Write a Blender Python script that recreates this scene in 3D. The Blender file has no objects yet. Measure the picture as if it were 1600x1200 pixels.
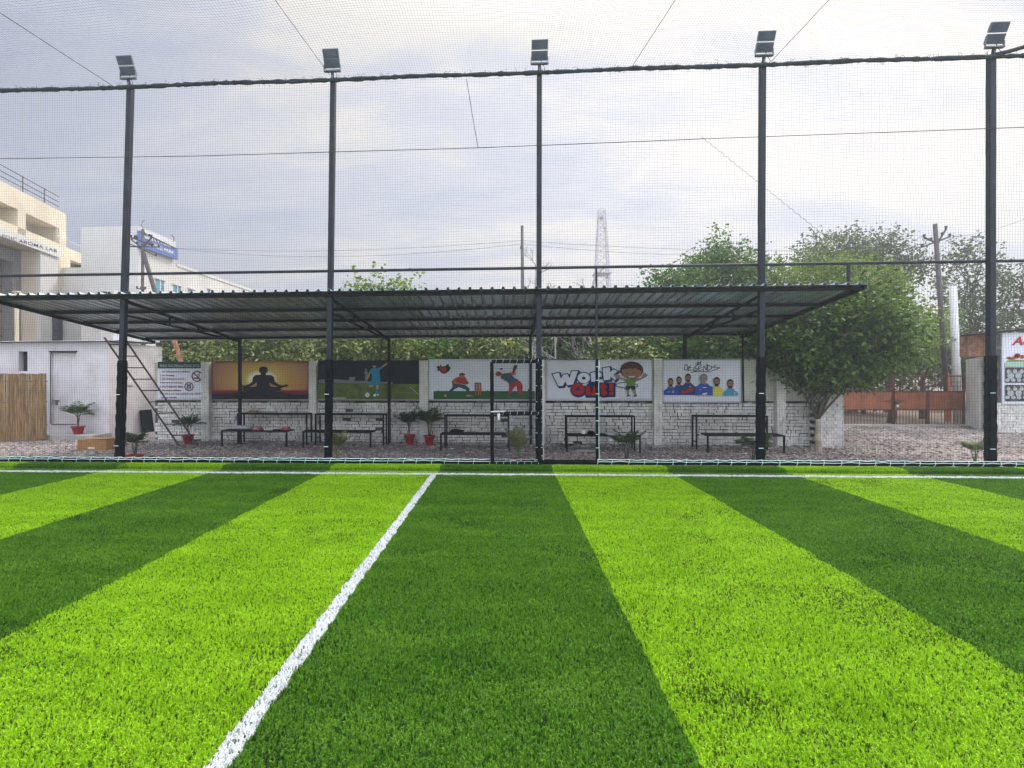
import bpy, bmesh, math, random
import numpy as np
from math import sin, cos, pi, radians
from mathutils import Vector, Matrix, noise

random.seed(7)
SC = bpy.context.scene
COL = SC.collection

# ------------------------------------------------------------------ camera
F = 720.0                      # focal length in pixels of the 1600 px wide picture
YAW, PITCH, ROLL, CX, CY = 0.0479, -0.0001, -0.0035, 756.156, 591.02
CAMH = 1.65


def cam_matrix():
    B = np.array([[1, 0, 0], [0, 0, 1], [0, -1, 0]], float)
    cy, sy = cos(YAW), sin(YAW)
    Rz = np.array([[cy, -sy, 0], [sy, cy, 0], [0, 0, 1]])
    cp, sp = cos(PITCH), sin(PITCH)
    Px = np.array([[1, 0, 0], [0, cp, sp], [0, -sp, cp]])
    cr, sr = cos(ROLL), sin(ROLL)
    Q = np.array([[cr, sr, 0], [-sr, cr, 0], [0, 0, 1]])
    return Q @ Px @ B @ Rz.T


CM = cam_matrix()
cam_data = bpy.data.cameras.new("camera")
cam = bpy.data.objects.new("camera", cam_data)
COL.objects.link(cam)
cam_data.sensor_fit = 'HORIZONTAL'
cam_data.sensor_width = 36.0
cam_data.lens = 36.0 * F / 1600.0
cam_data.shift_x = (800 - CX) / 1600.0
cam_data.shift_y = (CY - 600) / 1600.0
cam_data.clip_start = 0.05
cam_data.clip_end = 2000.0
mw = Matrix.Identity(4)
for i in range(3):
    for j in range(3):
        mw[i][j] = CM[j][i]
mw[2][3] = CAMH
cam.matrix_world = mw
SC.camera = cam

# ------------------------------------------------------------------ light
SUN_EL, SUN_AZ = radians(47), radians(38)      # azimuth measured from +Y towards +X
sun_dir = Vector((sin(SUN_AZ) * cos(SUN_EL), cos(SUN_AZ) * cos(SUN_EL), sin(SUN_EL)))
sd = bpy.data.lights.new("sun", 'SUN')
sd.energy = 2.4
sd.angle = radians(14)
sd.color = (1.0, 0.955, 0.88)
sun = bpy.data.objects.new("sun", sd)
COL.objects.link(sun)
sun.rotation_euler = sun_dir.to_track_quat('Z', 'Y').to_euler()

world = bpy.data.worlds.new("World")
SC.world = world
world.use_nodes = True
wt = world.node_tree
wt.nodes.clear()


def N(t, typ, **kw):
    n = t.nodes.new(typ)
    for k, v in kw.items():
        if k == 'inp':
            for kk, vv in v.items():
                n.inputs[kk].default_value = vv
        else:
            setattr(n, k, v)
    return n


def build_world():
    t = wt
    L = t.links.new
    out = N(t, 'ShaderNodeOutputWorld')
    sky = N(t, 'ShaderNodeTexSky', sky_type='NISHITA', sun_disc=False, sun_elevation=SUN_EL,
            sun_rotation=SUN_AZ, air_density=1.2, dust_density=2.0)
    bs = N(t, 'ShaderNodeBackground')
    bs.inputs[1].default_value = 0.11
    L(sky.outputs[0], bs.inputs[0])
    tc = N(t, 'ShaderNodeTexCoord')
    sep = N(t, 'ShaderNodeSeparateXYZ')
    L(tc.outputs['Generated'], sep.inputs[0])
    # cloud sheet seen from below: direction projected on a high plane
    zz = N(t, 'ShaderNodeMath', operation='MAXIMUM', inp={1: 0.0})
    L(sep.outputs[2], zz.inputs[0])
    za = N(t, 'ShaderNodeMath', operation='ADD', inp={1: 0.22})
    L(zz.outputs[0], za.inputs[0])
    dv = N(t, 'ShaderNodeVectorMath', operation='DIVIDE')
    cb = N(t, 'ShaderNodeCombineXYZ')
    for k in range(3):
        L(za.outputs[0], cb.inputs[k])
    L(tc.outputs['Generated'], dv.inputs[0])
    L(cb.outputs[0], dv.inputs[1])
    mp = N(t, 'ShaderNodeMapping')
    mp.inputs['Rotation'].default_value = (0, 0, radians(-38))
    mp.inputs['Scale'].default_value = (0.8, 1.9, 0.0)
    mp.inputs['Location'].default_value = (3.3, 1.2, 0)
    L(dv.outputs[0], mp.inputs[0])
    n1 = N(t, 'ShaderNodeTexNoise', inp={'Scale': 1.1, 'Detail': 7.0, 'Roughness': 0.55, 'Distortion': 0.5})
    n2 = N(t, 'ShaderNodeTexNoise', inp={'Scale': 4.2, 'Detail': 6.0, 'Roughness': 0.6, 'Distortion': 0.8})
    L(mp.outputs[0], n1.inputs[0])
    L(mp.outputs[0], n2.inputs[0])
    mx = N(t, 'ShaderNodeMath', operation='MULTIPLY_ADD', inp={1: 0.38})
    L(n2.outputs[0], mx.inputs[0])
    L(n1.outputs[0], mx.inputs[2])
    # towards the sun side the sheet is brighter and warmer
    dt = N(t, 'ShaderNodeVectorMath', operation='DOT_PRODUCT')
    L(tc.outputs['Generated'], dt.inputs[0])
    dt.inputs[1].default_value = tuple(sun_dir)
    glow = N(t, 'ShaderNodeMapRange', inp={1: 0.15, 2: 1.0, 3: 0.0, 4: 1.0})
    L(dt.outputs['Value'], glow.inputs[0])
    gp = N(t, 'ShaderNodeMath', operation='POWER', inp={1: 1.3})
    L(glow.outputs[0], gp.inputs[0])
    ad = N(t, 'ShaderNodeMath', operation='MULTIPLY_ADD', inp={1: 0.34})
    L(gp.outputs[0], ad.inputs[0])
    L(mx.outputs[0], ad.inputs[2])
    cr = N(t, 'ShaderNodeValToRGB')
    e = cr.color_ramp.elements
    e[0].position = 0.50; e[0].color = (0.38, 0.46, 0.63, 1)
    e[1].position = 1.05; e[1].color = (0.95, 0.90, 0.83, 1)
    m = e.new(0.68); m.color = (0.55, 0.60, 0.745, 1)
    m = e.new(0.86); m.color = (0.72, 0.73, 0.80, 1)
    L(ad.outputs[0], cr.inputs[0])
    # horizon: pale haze of the air
    hz = N(t, 'ShaderNodeMapRange', inp={1: 0.0, 2: 0.35, 3: 0.6, 4: 0.0})
    L(sep.outputs[2], hz.inputs[0])
    hm = N(t, 'ShaderNodeMixRGB')
    hm.inputs[2].default_value = (0.74, 0.75, 0.80, 1)
    L(hz.outputs[0], hm.inputs[0])
    L(cr.outputs[0], hm.inputs[1])
    bc = N(t, 'ShaderNodeBackground')
    L(hm.outputs[0], bc.inputs[0])
    st = N(t, 'ShaderNodeMath', operation='MULTIPLY_ADD', inp={1: 0.55, 2: SKYS})
    L(gp.outputs[0], st.inputs[0]); st.inputs[1].default_value = 0.30
    # an overcast sky is brightest overhead, above what the lens takes in
    zf = N(t, 'ShaderNodeMapRange', inp={1: 0.60, 2: 1.0, 3: 1.0, 4: 2.6})
    L(sep.outputs[2], zf.inputs[0])
    zm = N(t, 'ShaderNodeMath', operation='MULTIPLY')
    L(st.outputs[0], zm.inputs[0]); L(zf.outputs[0], zm.inputs[1])
    # unseen sky behind the camera, raised to add light on faces under the canopy
    yf = N(t, 'ShaderNodeMapRange', inp={1: 0.15, 2: -0.5, 3: 1.0, 4: 4.4})
    L(sep.outputs[1], yf.inputs[0])
    zm2 = N(t, 'ShaderNodeMath', operation='MULTIPLY')
    L(zm.outputs[0], zm2.inputs[0]); L(yf.outputs[0], zm2.inputs[1])
    L(zm2.outputs[0], bc.inputs[1])
    ms = N(t, 'ShaderNodeMixShader')
    ms.inputs[0].default_value = 0.9
    L(bs.outputs[0], ms.inputs[1])
    L(bc.outputs[0], ms.inputs[2])
    L(ms.outputs[0], out.inputs[0])


SKYS = 0.61
build_world()
SC.view_settings.view_transform = 'Standard'
SC.view_settings.look = 'None'
SC.view_settings.exposure = 0.36
SC.view_settings.gamma = 1.0
SC.render.engine = 'CYCLES'
SC.cycles.max_bounces = 6
SC.cycles.transparent_max_bounces = 8
SC.cycles.use_denoising = True

# ------------------------------------------------------------------ measuring helpers
OC = np.array([0, 0, CAMH])


def ray(x, y):
    return CM.T @ np.array([(x - CX) / F, -(y - CY) / F, -1.0])


def at(x, y, Y):
    d = ray(x, y)
    p = OC + d * (Y / d[1])
    return Vector(p)


def gr(x, y, z):
    d = ray(x, y)
    return Vector(OC + d * ((z - CAMH) / d[2]))


def onp(x, y, P, n):
    d = ray(x, y)
    n = np.array(n, float)
    return Vector(OC + d * (np.dot(np.array(P) - OC, n) / np.dot(d, n)))


GZ = -0.166        # gravel level
YF = 8.633         # plane of the net fence

# ------------------------------------------------------------------ mesh helper


class MB:
    def __init__(s):
        s.v, s.f, s.m = [], [], []

    def add(s, vs, fs, mi=0):
        o = len(s.v)
        s.v += [tuple(p) for p in vs]
        s.f += [tuple(i + o for i in f) for f in fs]
        s.m += [mi] * len(fs)
        return s

    def box(s, x0, x1, y0, y1, z0, z1, mi=0):
        vs = [(x, y, z) for z in (z0, z1) for (x, y) in ((x0, y0), (x1, y0), (x1, y1), (x0, y1))]
        return s.add(vs, [(0, 3, 2, 1), (4, 5, 6, 7), (0, 1, 5, 4), (1, 2, 6, 5), (2, 3, 7, 6), (3, 0, 4, 7)], mi)

    def bar(s, a, b, w, h=None, up=(0, 0, 1), mi=0):
        a, b = Vector(a), Vector(b)
        h = h or w
        d = (b - a).normalized()
        u = Vector(up)
        if abs(d.dot(u)) > 0.98:
            u = Vector((0, 1, 0))
        sx = d.cross(u).normalized()
        sz = sx.cross(d).normalized()
        vs = []
        for p in (a, b):
            for (i, j) in ((-1, -1), (1, -1), (1, 1), (-1, 1)):
                vs.append(p + sx * (w / 2 * i) + sz * (h / 2 * j))
        return s.add(vs, [(0, 1, 2, 3), (7, 6, 5, 4), (0, 4, 5, 1), (1, 5, 6, 2), (2, 6, 7, 3), (3, 7, 4, 0)], mi)

    def tube(s, pts, r, n=6, caps=True, mi=0):
        pts = [Vector(p) for p in pts]
        if not hasattr(r, '__len__'):
            r = [r] * len(pts)
        rings = []
        ref = None
        for i, p in enumerate(pts):
            d = (pts[min(i + 1, len(pts) - 1)] - pts[max(i - 1, 0)])
            if d.length < 1e-9:
                d = Vector((0, 0, 1))
            d.normalize()
            if ref is None:
                ref = Vector((0, 0, 1)) if abs(d.z) < 0.9 else Vector((1, 0, 0))
            a = d.cross(ref)
            if a.length < 1e-4:
                ref = Vector((1, 0.3, 0)); a = d.cross(ref)
            a.normalize()
            b = d.cross(a)
            ref = -b if False else ref
            rings.append([p + (a * cos(2 * pi * k / n) + b * sin(2 * pi * k / n)) * r[i] for k in range(n)])
        vs = [q for rg in rings for q in rg]
        fs = []
        for i in range(len(pts) - 1):
            for k in range(n):
                k2 = (k + 1) % n
                fs.append((i * n + k, i * n + k2, (i + 1) * n + k2, (i + 1) * n + k))
        if caps:
            fs.append(tuple(range(n - 1, -1, -1)))
            fs.append(tuple((len(pts) - 1) * n + k for k in range(n)))
        return s.add(vs, fs, mi)

    def lathe(s, prof, n=20, c=(0, 0, 0), mi=0):
        vs, fs = [], []
        for (r, z) in prof:
            for k in range(n):
                a = 2 * pi * k / n
                vs.append((c[0] + r * cos(a), c[1] + r * sin(a), c[2] + z))
        for i in range(len(prof) - 1):
            for k in range(n):
                k2 = (k + 1) % n
                fs.append((i * n + k, i * n + k2, (i + 1) * n + k2, (i + 1) * n + k))
        return s.add(vs, fs, mi)

    def poly(s, pts, mi=0):
        return s.add(pts, [tuple(range(len(pts)))], mi)

    def build(s, name, mats, parent=None, smooth=False):
        me = bpy.data.meshes.new(name)
        vs = s.v
        if parent is not None:
            inv = root_matrix(parent).inverted()
            vs = [tuple(inv @ Vector(p)) for p in vs]
        me.from_pydata(vs, [], s.f)
        if not isinstance(mats, (list, tuple)):
            mats = [mats]
        for m in mats:
            me.materials.append(m)
        if len(mats) > 1:
            me.polygons.foreach_set('material_index', s.m)
        if smooth:
            me.polygons.foreach_set('use_smooth', [True] * len(me.polygons))
        me.update()
        o = bpy.data.objects.new(name, me)
        COL.objects.link(o)
        if parent is not None:
            o.parent = parent
        return o


def build_split(b, name, m, parent=None, smooth=False):
    """every connected piece of b becomes an object of its own"""
    n = len(b.v); par = list(range(n))

    def find(i):
        while par[i] != i:
            par[i] = par[par[i]]; i = par[i]
        return i
    for f in b.f:
        for k in f[1:]:
            par[find(k)] = find(f[0])
    groups = {}
    for f in b.f: groups.setdefault(find(f[0]), []).append(f)
    out = []
    for fs in groups.values():
        ids = sorted({i for f in fs for i in f}); mp = {i: k for k, i in enumerate(ids)}
        c = MB(); c.add([b.v[i] for i in ids], [tuple(mp[i] for i in f) for f in fs])
        out.append(c.build(name, m, parent, smooth))
    return out


def root_matrix(o):
    m = Matrix.LocRotScale(o.location, o.rotation_euler, None)
    return root_matrix(o.parent) @ m if o.parent else m


def thing(name, label, cat, loc=(0, 0, 0), rz=0, group=None):
    o = bpy.data.objects.new(name, None)
    o.empty_display_size = 0.2
    COL.objects.link(o)
    o.location = loc
    o.rotation_euler = (0, 0, rz)
    o['label'] = label
    o['category'] = cat
    if group:
        o['group'] = group
    return o


def tag(o, label, cat=None, group=None, kind=None):
    o['label'] = label
    if cat: o['category'] = cat
    if group: o['group'] = group
    if kind: o['kind'] = kind
    return o


def struct(o, label=None):
    o['kind'] = 'structure'
    if label: o['label'] = label
    return o


def dup(root, loc, rz, label, group=None):
    r = root.copy()
    COL.objects.link(r)
    r.location = loc
    r.rotation_euler = (0, 0, rz)
    r['label'] = label
    if group: r['group'] = group
    for ch in list(root.children):
        c = ch.copy(); COL.objects.link(c); c.parent = r
        for g in ch.children:
            d = g.copy(); COL.objects.link(d); d.parent = c
    return r


# ------------------------------------------------------------------ materials


def mat(name, col, rough=0.6, metal=0.0, var=0.15, scale=6.0, bump=0.0, bscale=40.0, spec=0.5, col2=None,
        coords='Object', dirt=None, dscale=1.5, trans=0.0, stretch=None):
    m = bpy.data.materials.new(name)
    m.use_nodes = True
    t = m.node_tree
    L = t.links.new
    b = t.nodes['Principled BSDF']
    b.inputs['Roughness'].default_value = rough
    b.inputs['Metallic'].default_value = metal
    b.inputs['Specular IOR Level'].default_value = spec
    tc = N(t, 'ShaderNodeTexCoord')
    src = tc.outputs[coords]
    if stretch:
        mp = N(t, 'ShaderNodeMapping')
        mp.inputs['Scale'].default_value = stretch
        L(src, mp.inputs[0]); src = mp.outputs[0]
    nz = N(t, 'ShaderNodeTexNoise', inp={'Scale': scale, 'Detail': 5.0, 'Roughness': 0.6})
    L(src, nz.inputs[0])
    c2 = col2 or tuple(max(0, c * (1 - 2 * var)) for c in col)
    c1 = col if col2 else tuple(min(1, c * (1 + var)) for c in col)
    cr = N(t, 'ShaderNodeValToRGB')
    cr.color_ramp.elements[0].position = 0.3
    cr.color_ramp.elements[1].position = 0.7
    cr.color_ramp.elements[0].color = (*c2, 1)
    cr.color_ramp.elements[1].color = (*c1, 1)
    L(nz.outputs[0], cr.inputs[0])
    last = cr.outputs[0]
    if dirt:
        n2 = N(t, 'ShaderNodeTexNoise', inp={'Scale': dscale, 'Detail': 8.0, 'Roughness': 0.7})
        L(tc.outputs[coords], n2.inputs[0])
        r2 = N(t, 'ShaderNodeMapRange', inp={1: 0.5, 2: 0.72, 3: 0.0, 4: 0.75})
        L(n2.outputs[0], r2.inputs[0])
        mx = N(t, 'ShaderNodeMixRGB')
        mx.inputs[2].default_value = (*dirt, 1)
        L(r2.outputs[0], mx.inputs[0]); L(last, mx.inputs[1])
        last = mx.outputs[0]
    L(last, b.inputs['Base Color'])
    if bump:
        n3 = N(t, 'ShaderNodeTexNoise', inp={'Scale': bscale, 'Detail': 4.0})
        L(src, n3.inputs[0])
        bp = N(t, 'ShaderNodeBump', inp={'Strength': bump, 'Distance': 0.02})
        L(n3.outputs[0], bp.inputs['Height'])
        L(bp.outputs[0], b.inputs['Normal'])
    return m


def leafmat(name, cols, trans=0.35, rough=0.5):
    m = bpy.data.materials.new(name)
    m.use_nodes = True
    t = m.node_tree
    L = t.links.new
    b = t.nodes['Principled BSDF']
    b.inputs['Roughness'].default_value = rough
    b.inputs['Specular IOR Level'].default_value = 0.3
    g = N(t, 'ShaderNodeNewGeometry')
    nz = N(t, 'ShaderNodeTexNoise', inp={'Scale': 1.1, 'Detail': 3.0})
    L(g.outputs['Position'], nz.inputs[0])
    a = N(t, 'ShaderNodeMath', operation='MULTIPLY_ADD', inp={1: 0.55})
    L(g.outputs['Random Per Island'], a.inputs[0])
    s = N(t, 'ShaderNodeMath', operation='MULTIPLY_ADD', inp={1: 0.9, 2: -0.2})
    L(nz.outputs[0], s.inputs[0])
    L(s.outputs[0], a.inputs[2])
    cr = N(t, 'ShaderNodeValToRGB')
    els = cr.color_ramp.elements
    els[0].position = 0.1; els[0].color = (*cols[0], 1)
    els[1].position = 0.9; els[1].color = (*cols[-1], 1)
    for k, c in enumerate(cols[1:-1]):
        e = els.new(0.1 + 0.8 * (k + 1) / (len(cols) - 1)); e.color = (*c, 1)
    L(a.outputs[0], cr.inputs[0])
    L(cr.outputs[0], b.inputs['Base Color'])
    tr = N(t, 'ShaderNodeBsdfTranslucent')
    L(cr.outputs[0], tr.inputs[0])
    ms = N(t, 'ShaderNodeMixShader')
    ms.inputs[0].default_value = trans
    L(b.outputs[0], ms.inputs[1]); L(tr.outputs[0], ms.inputs[2])
    L(ms.outputs[0], t.nodes['Material Output'].inputs[0])
    return m


M = {}
M['black'] = mat('black_paint', (0.005, 0.0055, 0.007), 0.75, spec=.15, var=0.3, bump=0.1)
M['pole'] = mat('dark_blue_grey_paint', (0.012, 0.018, 0.028), 0.6, var=0.25, scale=3, dirt=(0.045, 0.04, 0.035), dscale=4, spec=.3)
M['wrap'] = mat('black_cloth_wrap', (0.006, 0.008, 0.010), 0.95, var=0.3, bump=0.6, bscale=30, spec=0.1)
M['net'] = mat('dark_net_cord', (0.03, 0.045, 0.06), 0.8, var=0.2)
M['fuzz'] = mat('dark_green_rope', (0.022, 0.038, 0.048), 0.9, var=0.3, bump=0.6)
M['rope'] = mat('white_rope', (0.62, 0.72, 0.70), 0.8, var=0.15, col2=(0.35, 0.6, 0.5))
M['galv'] = mat('galvanised_sheet', (0.56, 0.64, 0.71), 0.36, metal=0.8, var=0.12, scale=2.5, dirt=(0.22, 0.2, 0.18), dscale=1.1)
M['beam'] = mat('dark_steel_beam', (0.006, 0.007, 0.009), 0.7, var=0.3, spec=.18)
M['white'] = mat('white_paint', (0.62, 0.62, 0.60), 0.7, var=0.08, scale=2, dirt=(0.34, 0.32, 0.28), dscale=1.3, bump=0.15)
M['hut'] = mat('grey_white_plaster', (0.58, 0.55, 0.56), 0.8, var=0.07, scale=1.5, dirt=(0.38, 0.34, 0.33), dscale=0.9, bump=0.15)
M['brick_w'] = mat('whitewashed_brick', (0.66, 0.64, 0.58), 0.85, var=0.18, scale=5, dirt=(0.20, 0.20, 0.185), dscale=1.25, bump=0.5, bscale=35)
M['mortar'] = mat('dark_mortar', (0.065, 0.06, 0.054), 0.95, var=0.4, scale=4, bump=0.5, dirt=(0.40, 0.39, 0.35), dscale=2.6)
M['plaster'] = mat('yellowish_whitewash', (0.50, 0.49, 0.40), 0.85, var=0.12, scale=2.2, dirt=(0.20, 0.20, 0.15), dscale=1.2, bump=0.35, bscale=14)
M['vinyl_w'] = mat('white_vinyl', (0.60, 0.62, 0.66), 0.42, var=0.05, scale=1.2)
M['cream'] = mat('cream_paint', (0.66, 0.59, 0.45), 0.8, var=0.05, scale=0.5, dirt=(0.5, 0.42, 0.3), dscale=0.4)
M['offwhite'] = mat('offwhite_paint', (0.64, 0.63, 0.60), 0.8, var=0.05, scale=0.3, dirt=(0.5, 0.48, 0.44), dscale=0.25)
M['glass'] = mat('dark_glass', (0.02, 0.025, 0.035), 0.12, var=0.3, scale=0.6)
M['glass_b'] = mat('blue_glass', (0.10, 0.30, 0.40), 0.2, var=0.2, scale=0.8)
M['glass_c'] = mat('amber_glass', (0.30, 0.25, 0.17), 0.25, var=0.15, scale=0.8)
M['rust'] = mat('rust_brown_paint', (0.27, 0.085, 0.03), 0.6, var=0.25, scale=3)
M['rustd'] = mat('dark_rust_paint', (0.10, 0.028, 0.016), 0.6, var=0.25, scale=3)
M['woodrust'] = mat('brown_painted_steel', (0.06, 0.028, 0.022), 0.6, var=0.3)
M['carton'] = mat('brown_cardboard', (0.33, 0.17, 0.055), 0.85, var=0.12, scale=8)
M['bamboo'] = mat('split_bamboo', (0.26, 0.16, 0.06), 0.7, var=0.35, scale=4, stretch=(6, 6, 0.6), bump=0.4)
M['red_pot'] = mat('red_plastic_pot', (0.33, 0.018, 0.025), 0.45, var=0.12)
M['soil'] = mat('dark_soil', (0.035, 0.025, 0.018), 0.95, var=0.4)
M['conc'] = mat('grey_concrete', (0.36, 0.34, 0.31), 0.9, var=0.15, scale=3, dirt=(0.2, 0.18, 0.16), bump=0.4)
M['brickr'] = mat('bare_red_brick', (0.33, 0.16, 0.09), 0.9, var=0.3, scale=8, bump=0.4)
M['bark'] = mat('brown_bark', (0.09, 0.065, 0.045), 0.9, var=0.35, scale=7, stretch=(3, 3, 0.7), bump=0.7)
M['barkp'] = mat('pale_bark', (0.42, 0.36, 0.27), 0.9, var=0.2, scale=6, dirt=(0.16, 0.13, 0.09), dscale=4, bump=0.5)
M['bare'] = mat('grey_bark', (0.33, 0.31, 0.29), 0.9, var=0.2, scale=6)
M['steelp'] = mat('weathered_steel', (0.07, 0.06, 0.062), 0.6, var=0.25, scale=4)
M['orange'] = mat('orange_paint', (0.55, 0.17, 0.06), 0.7, var=0.15)
M['lampglass'] = mat('lamp_glass', (0.06, 0.085, 0.12), 0.15, var=0.2)
M['lampbody'] = mat('grey_lamp_body', (0.16, 0.18, 0.20), 0.5, metal=0.3)
M['signblue'] = mat('blue_sign', (0.10, 0.17, 0.42), 0.5, var=0.1)
M['tower'] = mat('tower_steel', (0.42, 0.40, 0.43), 0.6)

# flat printing inks
INK = {}


def ink(name, col, var=0.04, rough=0.7):
    if name not in INK:
        INK[name] = mat('ink_' + name, col, rough, var=var, scale=5, spec=.2)
    return INK[name]


ink('black', (0.012, 0.012, 0.016)); ink('navy', (0.02, 0.03, 0.12)); ink('red', (0.36, 0.02, 0.02))
ink('white', (0.66, 0.68, 0.72)); ink('brownhair', (0.06, 0.016, 0.012)); ink('skin', (0.30, 0.135, 0.07))
ink('skin2', (0.26, 0.20, 0.15)); ink('green', (0.10, 0.22, 0.03)); ink('pitch', (0.02, 0.10, 0.022))
ink('teal', (0.02, 0.20, 0.32)); ink('jeans', (0.025, 0.06, 0.09)); ink('shirtred', (0.30, 0.035, 0.02))
ink('orange', (0.42, 0.12, 0.03)); ink('blue', (0.025, 0.075, 0.32)); ink('dblue', (0.02, 0.045, 0.16))
ink('yellow', (0.56, 0.55, 0.08)); ink('cyan', (0.06, 0.28, 0.42)); ink('maroon', (0.20, 0.012, 0.03))
ink('dgreen', (0.012, 0.05, 0.03)); ink('stadium', (0.008, 0.012, 0.014)); ink('field', (0.10, 0.14, 0.022), 0.25)
ink('pale', (0.34, 0.36, 0.36)); ink('grey', (0.16, 0.17, 0.18)); ink('tan', (0.40, 0.24, 0.12))
ink('bpanel', (0.05, 0.06, 0.06), 0.5); ink('mint', (0.30, 0.48, 0.36))

# ------------------------------------------------------------------ ground
YL = 7.85          # far white line
XC = -1.1825       # centre line, right edge
KY0, KY1 = 8.17, 8.50   # turf covered kerb


def turf_color(t, dark_blade=True):
    """stripes 2 m wide running towards the camera, white lines, brushed patches; world coordinates"""
    L = t.links.new
    g = N(t, 'ShaderNodeNewGeometry')
    sep = N(t, 'ShaderNodeSeparateXYZ')
    # slightly wandering seams
    nz = N(t, 'ShaderNodeTexNoise', inp={'Scale': 9.0, 'Detail': 2.0})
    L(g.outputs['Position'], nz.inputs[0])
    sb = N(t, 'ShaderNodeVectorMath', operation='SUBTRACT'); sb.inputs[1].default_value = (.5, .5, .5)
    L(nz.outputs[1], sb.inputs[0])
    sc = N(t, 'ShaderNodeVectorMath', operation='SCALE'); sc.inputs[3].default_value = 0.055
    L(sb.outputs[0], sc.inputs[0])
    ad = N(t, 'ShaderNodeVectorMath', operation='ADD')
    L(g.outputs['Position'], ad.inputs[0]); L(sc.outputs[0], ad.inputs[1])
    L(ad.outputs[0], sep.inputs[0])

    def mth(op, a, b=None, c=None):
        n = N(t, 'ShaderNodeMath', operation=op)
        for k, v in enumerate((a, b, c)):
            if v is None: continue
            if isinstance(v, (int, float)): n.inputs[k].default_value = v
            else: L(v, n.inputs[k])
        return n.outputs[0]
    X, Y = sep.outputs[0], sep.outputs[1]
    u = mth('MULTIPLY', mth('SUBTRACT', X, XC), 0.5)
    fl = mth('FLOOR', mth('MULTIPLY', u, 1.0))
    par = mth('MODULO', mth('ADD', fl, 100.0), 2.0)       # 0 dark, 1 light
    line1 = mth('MULTIPLY', mth('LESS_THAN', mth('ABSOLUTE', mth('SUBTRACT', X, XC - 0.05)), 0.052), mth('LESS_THAN', Y, YL + 0.05))
    line2 = mth('LESS_THAN', mth('ABSOLUTE', mth('SUBTRACT', Y, YL)), 0.065)
    line = mth('MAXIMUM', line1, line2)
    # broad tonal drift, stretched across the pitch
    mp = N(t, 'ShaderNodeMapping'); mp.inputs['Scale'].default_value = (0.6, 2.0, 0.0)
    L(g.outputs['Position'], mp.inputs[0])
    n2 = N(t, 'ShaderNodeTexNoise', inp={'Scale': 1.6, 'Detail': 5.0, 'Roughness': 0.65})
    L(mp.outputs[0], n2.inputs[0])
    # per blade random value
    rnd = N(t, 'ShaderNodeTexWhiteNoise', noise_dimensions='3D')
    q = N(t, 'ShaderNodeVectorMath', operation='MULTIPLY'); q.inputs[1].default_value = (110, 110, 0)
    L(g.outputs['Position'], q.inputs[0])
    fq = N(t, 'ShaderNodeVectorMath', operation='FLOOR'); L(q.outputs[0], fq.inputs[0]); L(fq.outputs[0], rnd.inputs[0])
    r = rnd.outputs[0]
    tone = mth('ADD', mth('MULTIPLY', r, 0.45), mth('MULTIPLY', n2.outputs[0], 0.80))

    def ramp(c0, c1, c2):
        cr = N(t, 'ShaderNodeValToRGB')
        e = cr.color_ramp.elements
        e[0].position = 0.22; e[0].color = (*c0, 1)
        e[1].position = 0.95; e[1].color = (*c2, 1)
        k = e.new(0.6); k.color = (*c1, 1)
        L(tone, cr.inputs[0])
        return cr.outputs[0]
    dark = ramp(TD[0], TD[1], TD[2])
    light = ramp(TL[0], TL[1], TL[2])
    m1 = N(t, 'ShaderNodeMixRGB'); L(par, m1.inputs[0]); L(dark, m1.inputs[1]); L(light, m1.inputs[2])
    # worn patches where dark infill coats the blades
    n3 = N(t, 'ShaderNodeTexNoise', inp={'Scale': 1.3, 'Detail': 4.0, 'Roughness': 0.6})
    L(g.outputs['Position'], n3.inputs[0])
    thr = N(t, 'ShaderNodeMapRange', inp={1: 0.53, 2: 0.72, 3: 0.15, 4: 0.66}); L(n3.outputs[0], thr.inputs[0])
    worn = mth('LESS_THAN', r, thr.outputs[0])
    m2 = N(t, 'ShaderNodeMixRGB'); m2.inputs[2].default_value = (0.012, 0.045, 0.008, 1)
    L(mth('MULTIPLY', worn, 0.8), m2.inputs[0]); L(m1.outputs[0], m2.inputs[1])
    m3 = N(t, 'ShaderNodeMixRGB'); m3.inputs[2].default_value = (0.82, 0.84, 0.84, 1)
    wl = mth('MULTIPLY', line, mth('GREATER_THAN', r, 0.10))
    L(wl, m3.inputs[0]); L(m2.outputs[0], m3.inputs[1])
    return m3.outputs[0]


TD = ((0.028, 0.10, 0.005), (0.080, 0.225, 0.010), (0.18, 0.36, 0.028))
TL = ((0.135, 0.29, 0.005), (0.295, 0.54, 0.008), (0.46, 0.72, 0.030))


def mat_blade():
    m = bpy.data.materials.new('turf_blades')
    m.use_nodes = True
    t = m.node_tree
    c = turf_color(t)
    b = t.nodes['Principled BSDF']
    b.inputs['Roughness'].default_value = 0.5
    b.inputs['Specular IOR Level'].default_value = 0.16
    t.links.new(c, b.inputs['Base Color'])
    tr = N(t, 'ShaderNodeBsdfTranslucent')
    t.links.new(c, tr.inputs[0])
    ms = N(t, 'ShaderNodeMixShader'); ms.inputs[0].default_value = 0.3
    t.links.new(b.outputs[0], ms.inputs[1]); t.links.new(tr.outputs[0], ms.inputs[2])
    t.links.new(ms.outputs[0], t.nodes['Material Output'].inputs[0])
    return m


def mat_turfbase():
    m = bpy.data.materials.new('turf_backing')
    m.use_nodes = True
    t = m.node_tree
    c = turf_color(t)
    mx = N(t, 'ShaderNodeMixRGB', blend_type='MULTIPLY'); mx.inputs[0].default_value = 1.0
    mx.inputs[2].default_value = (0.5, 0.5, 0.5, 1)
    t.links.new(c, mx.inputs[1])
    b = t.nodes['Principled BSDF']
    b.inputs['Roughness'].default_value = 0.9
    t.links.new(mx.outputs[0], b.inputs['Base Color'])
    return m


M['blade'] = mat_blade()
M['tbase'] = mat_turfbase()

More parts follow.
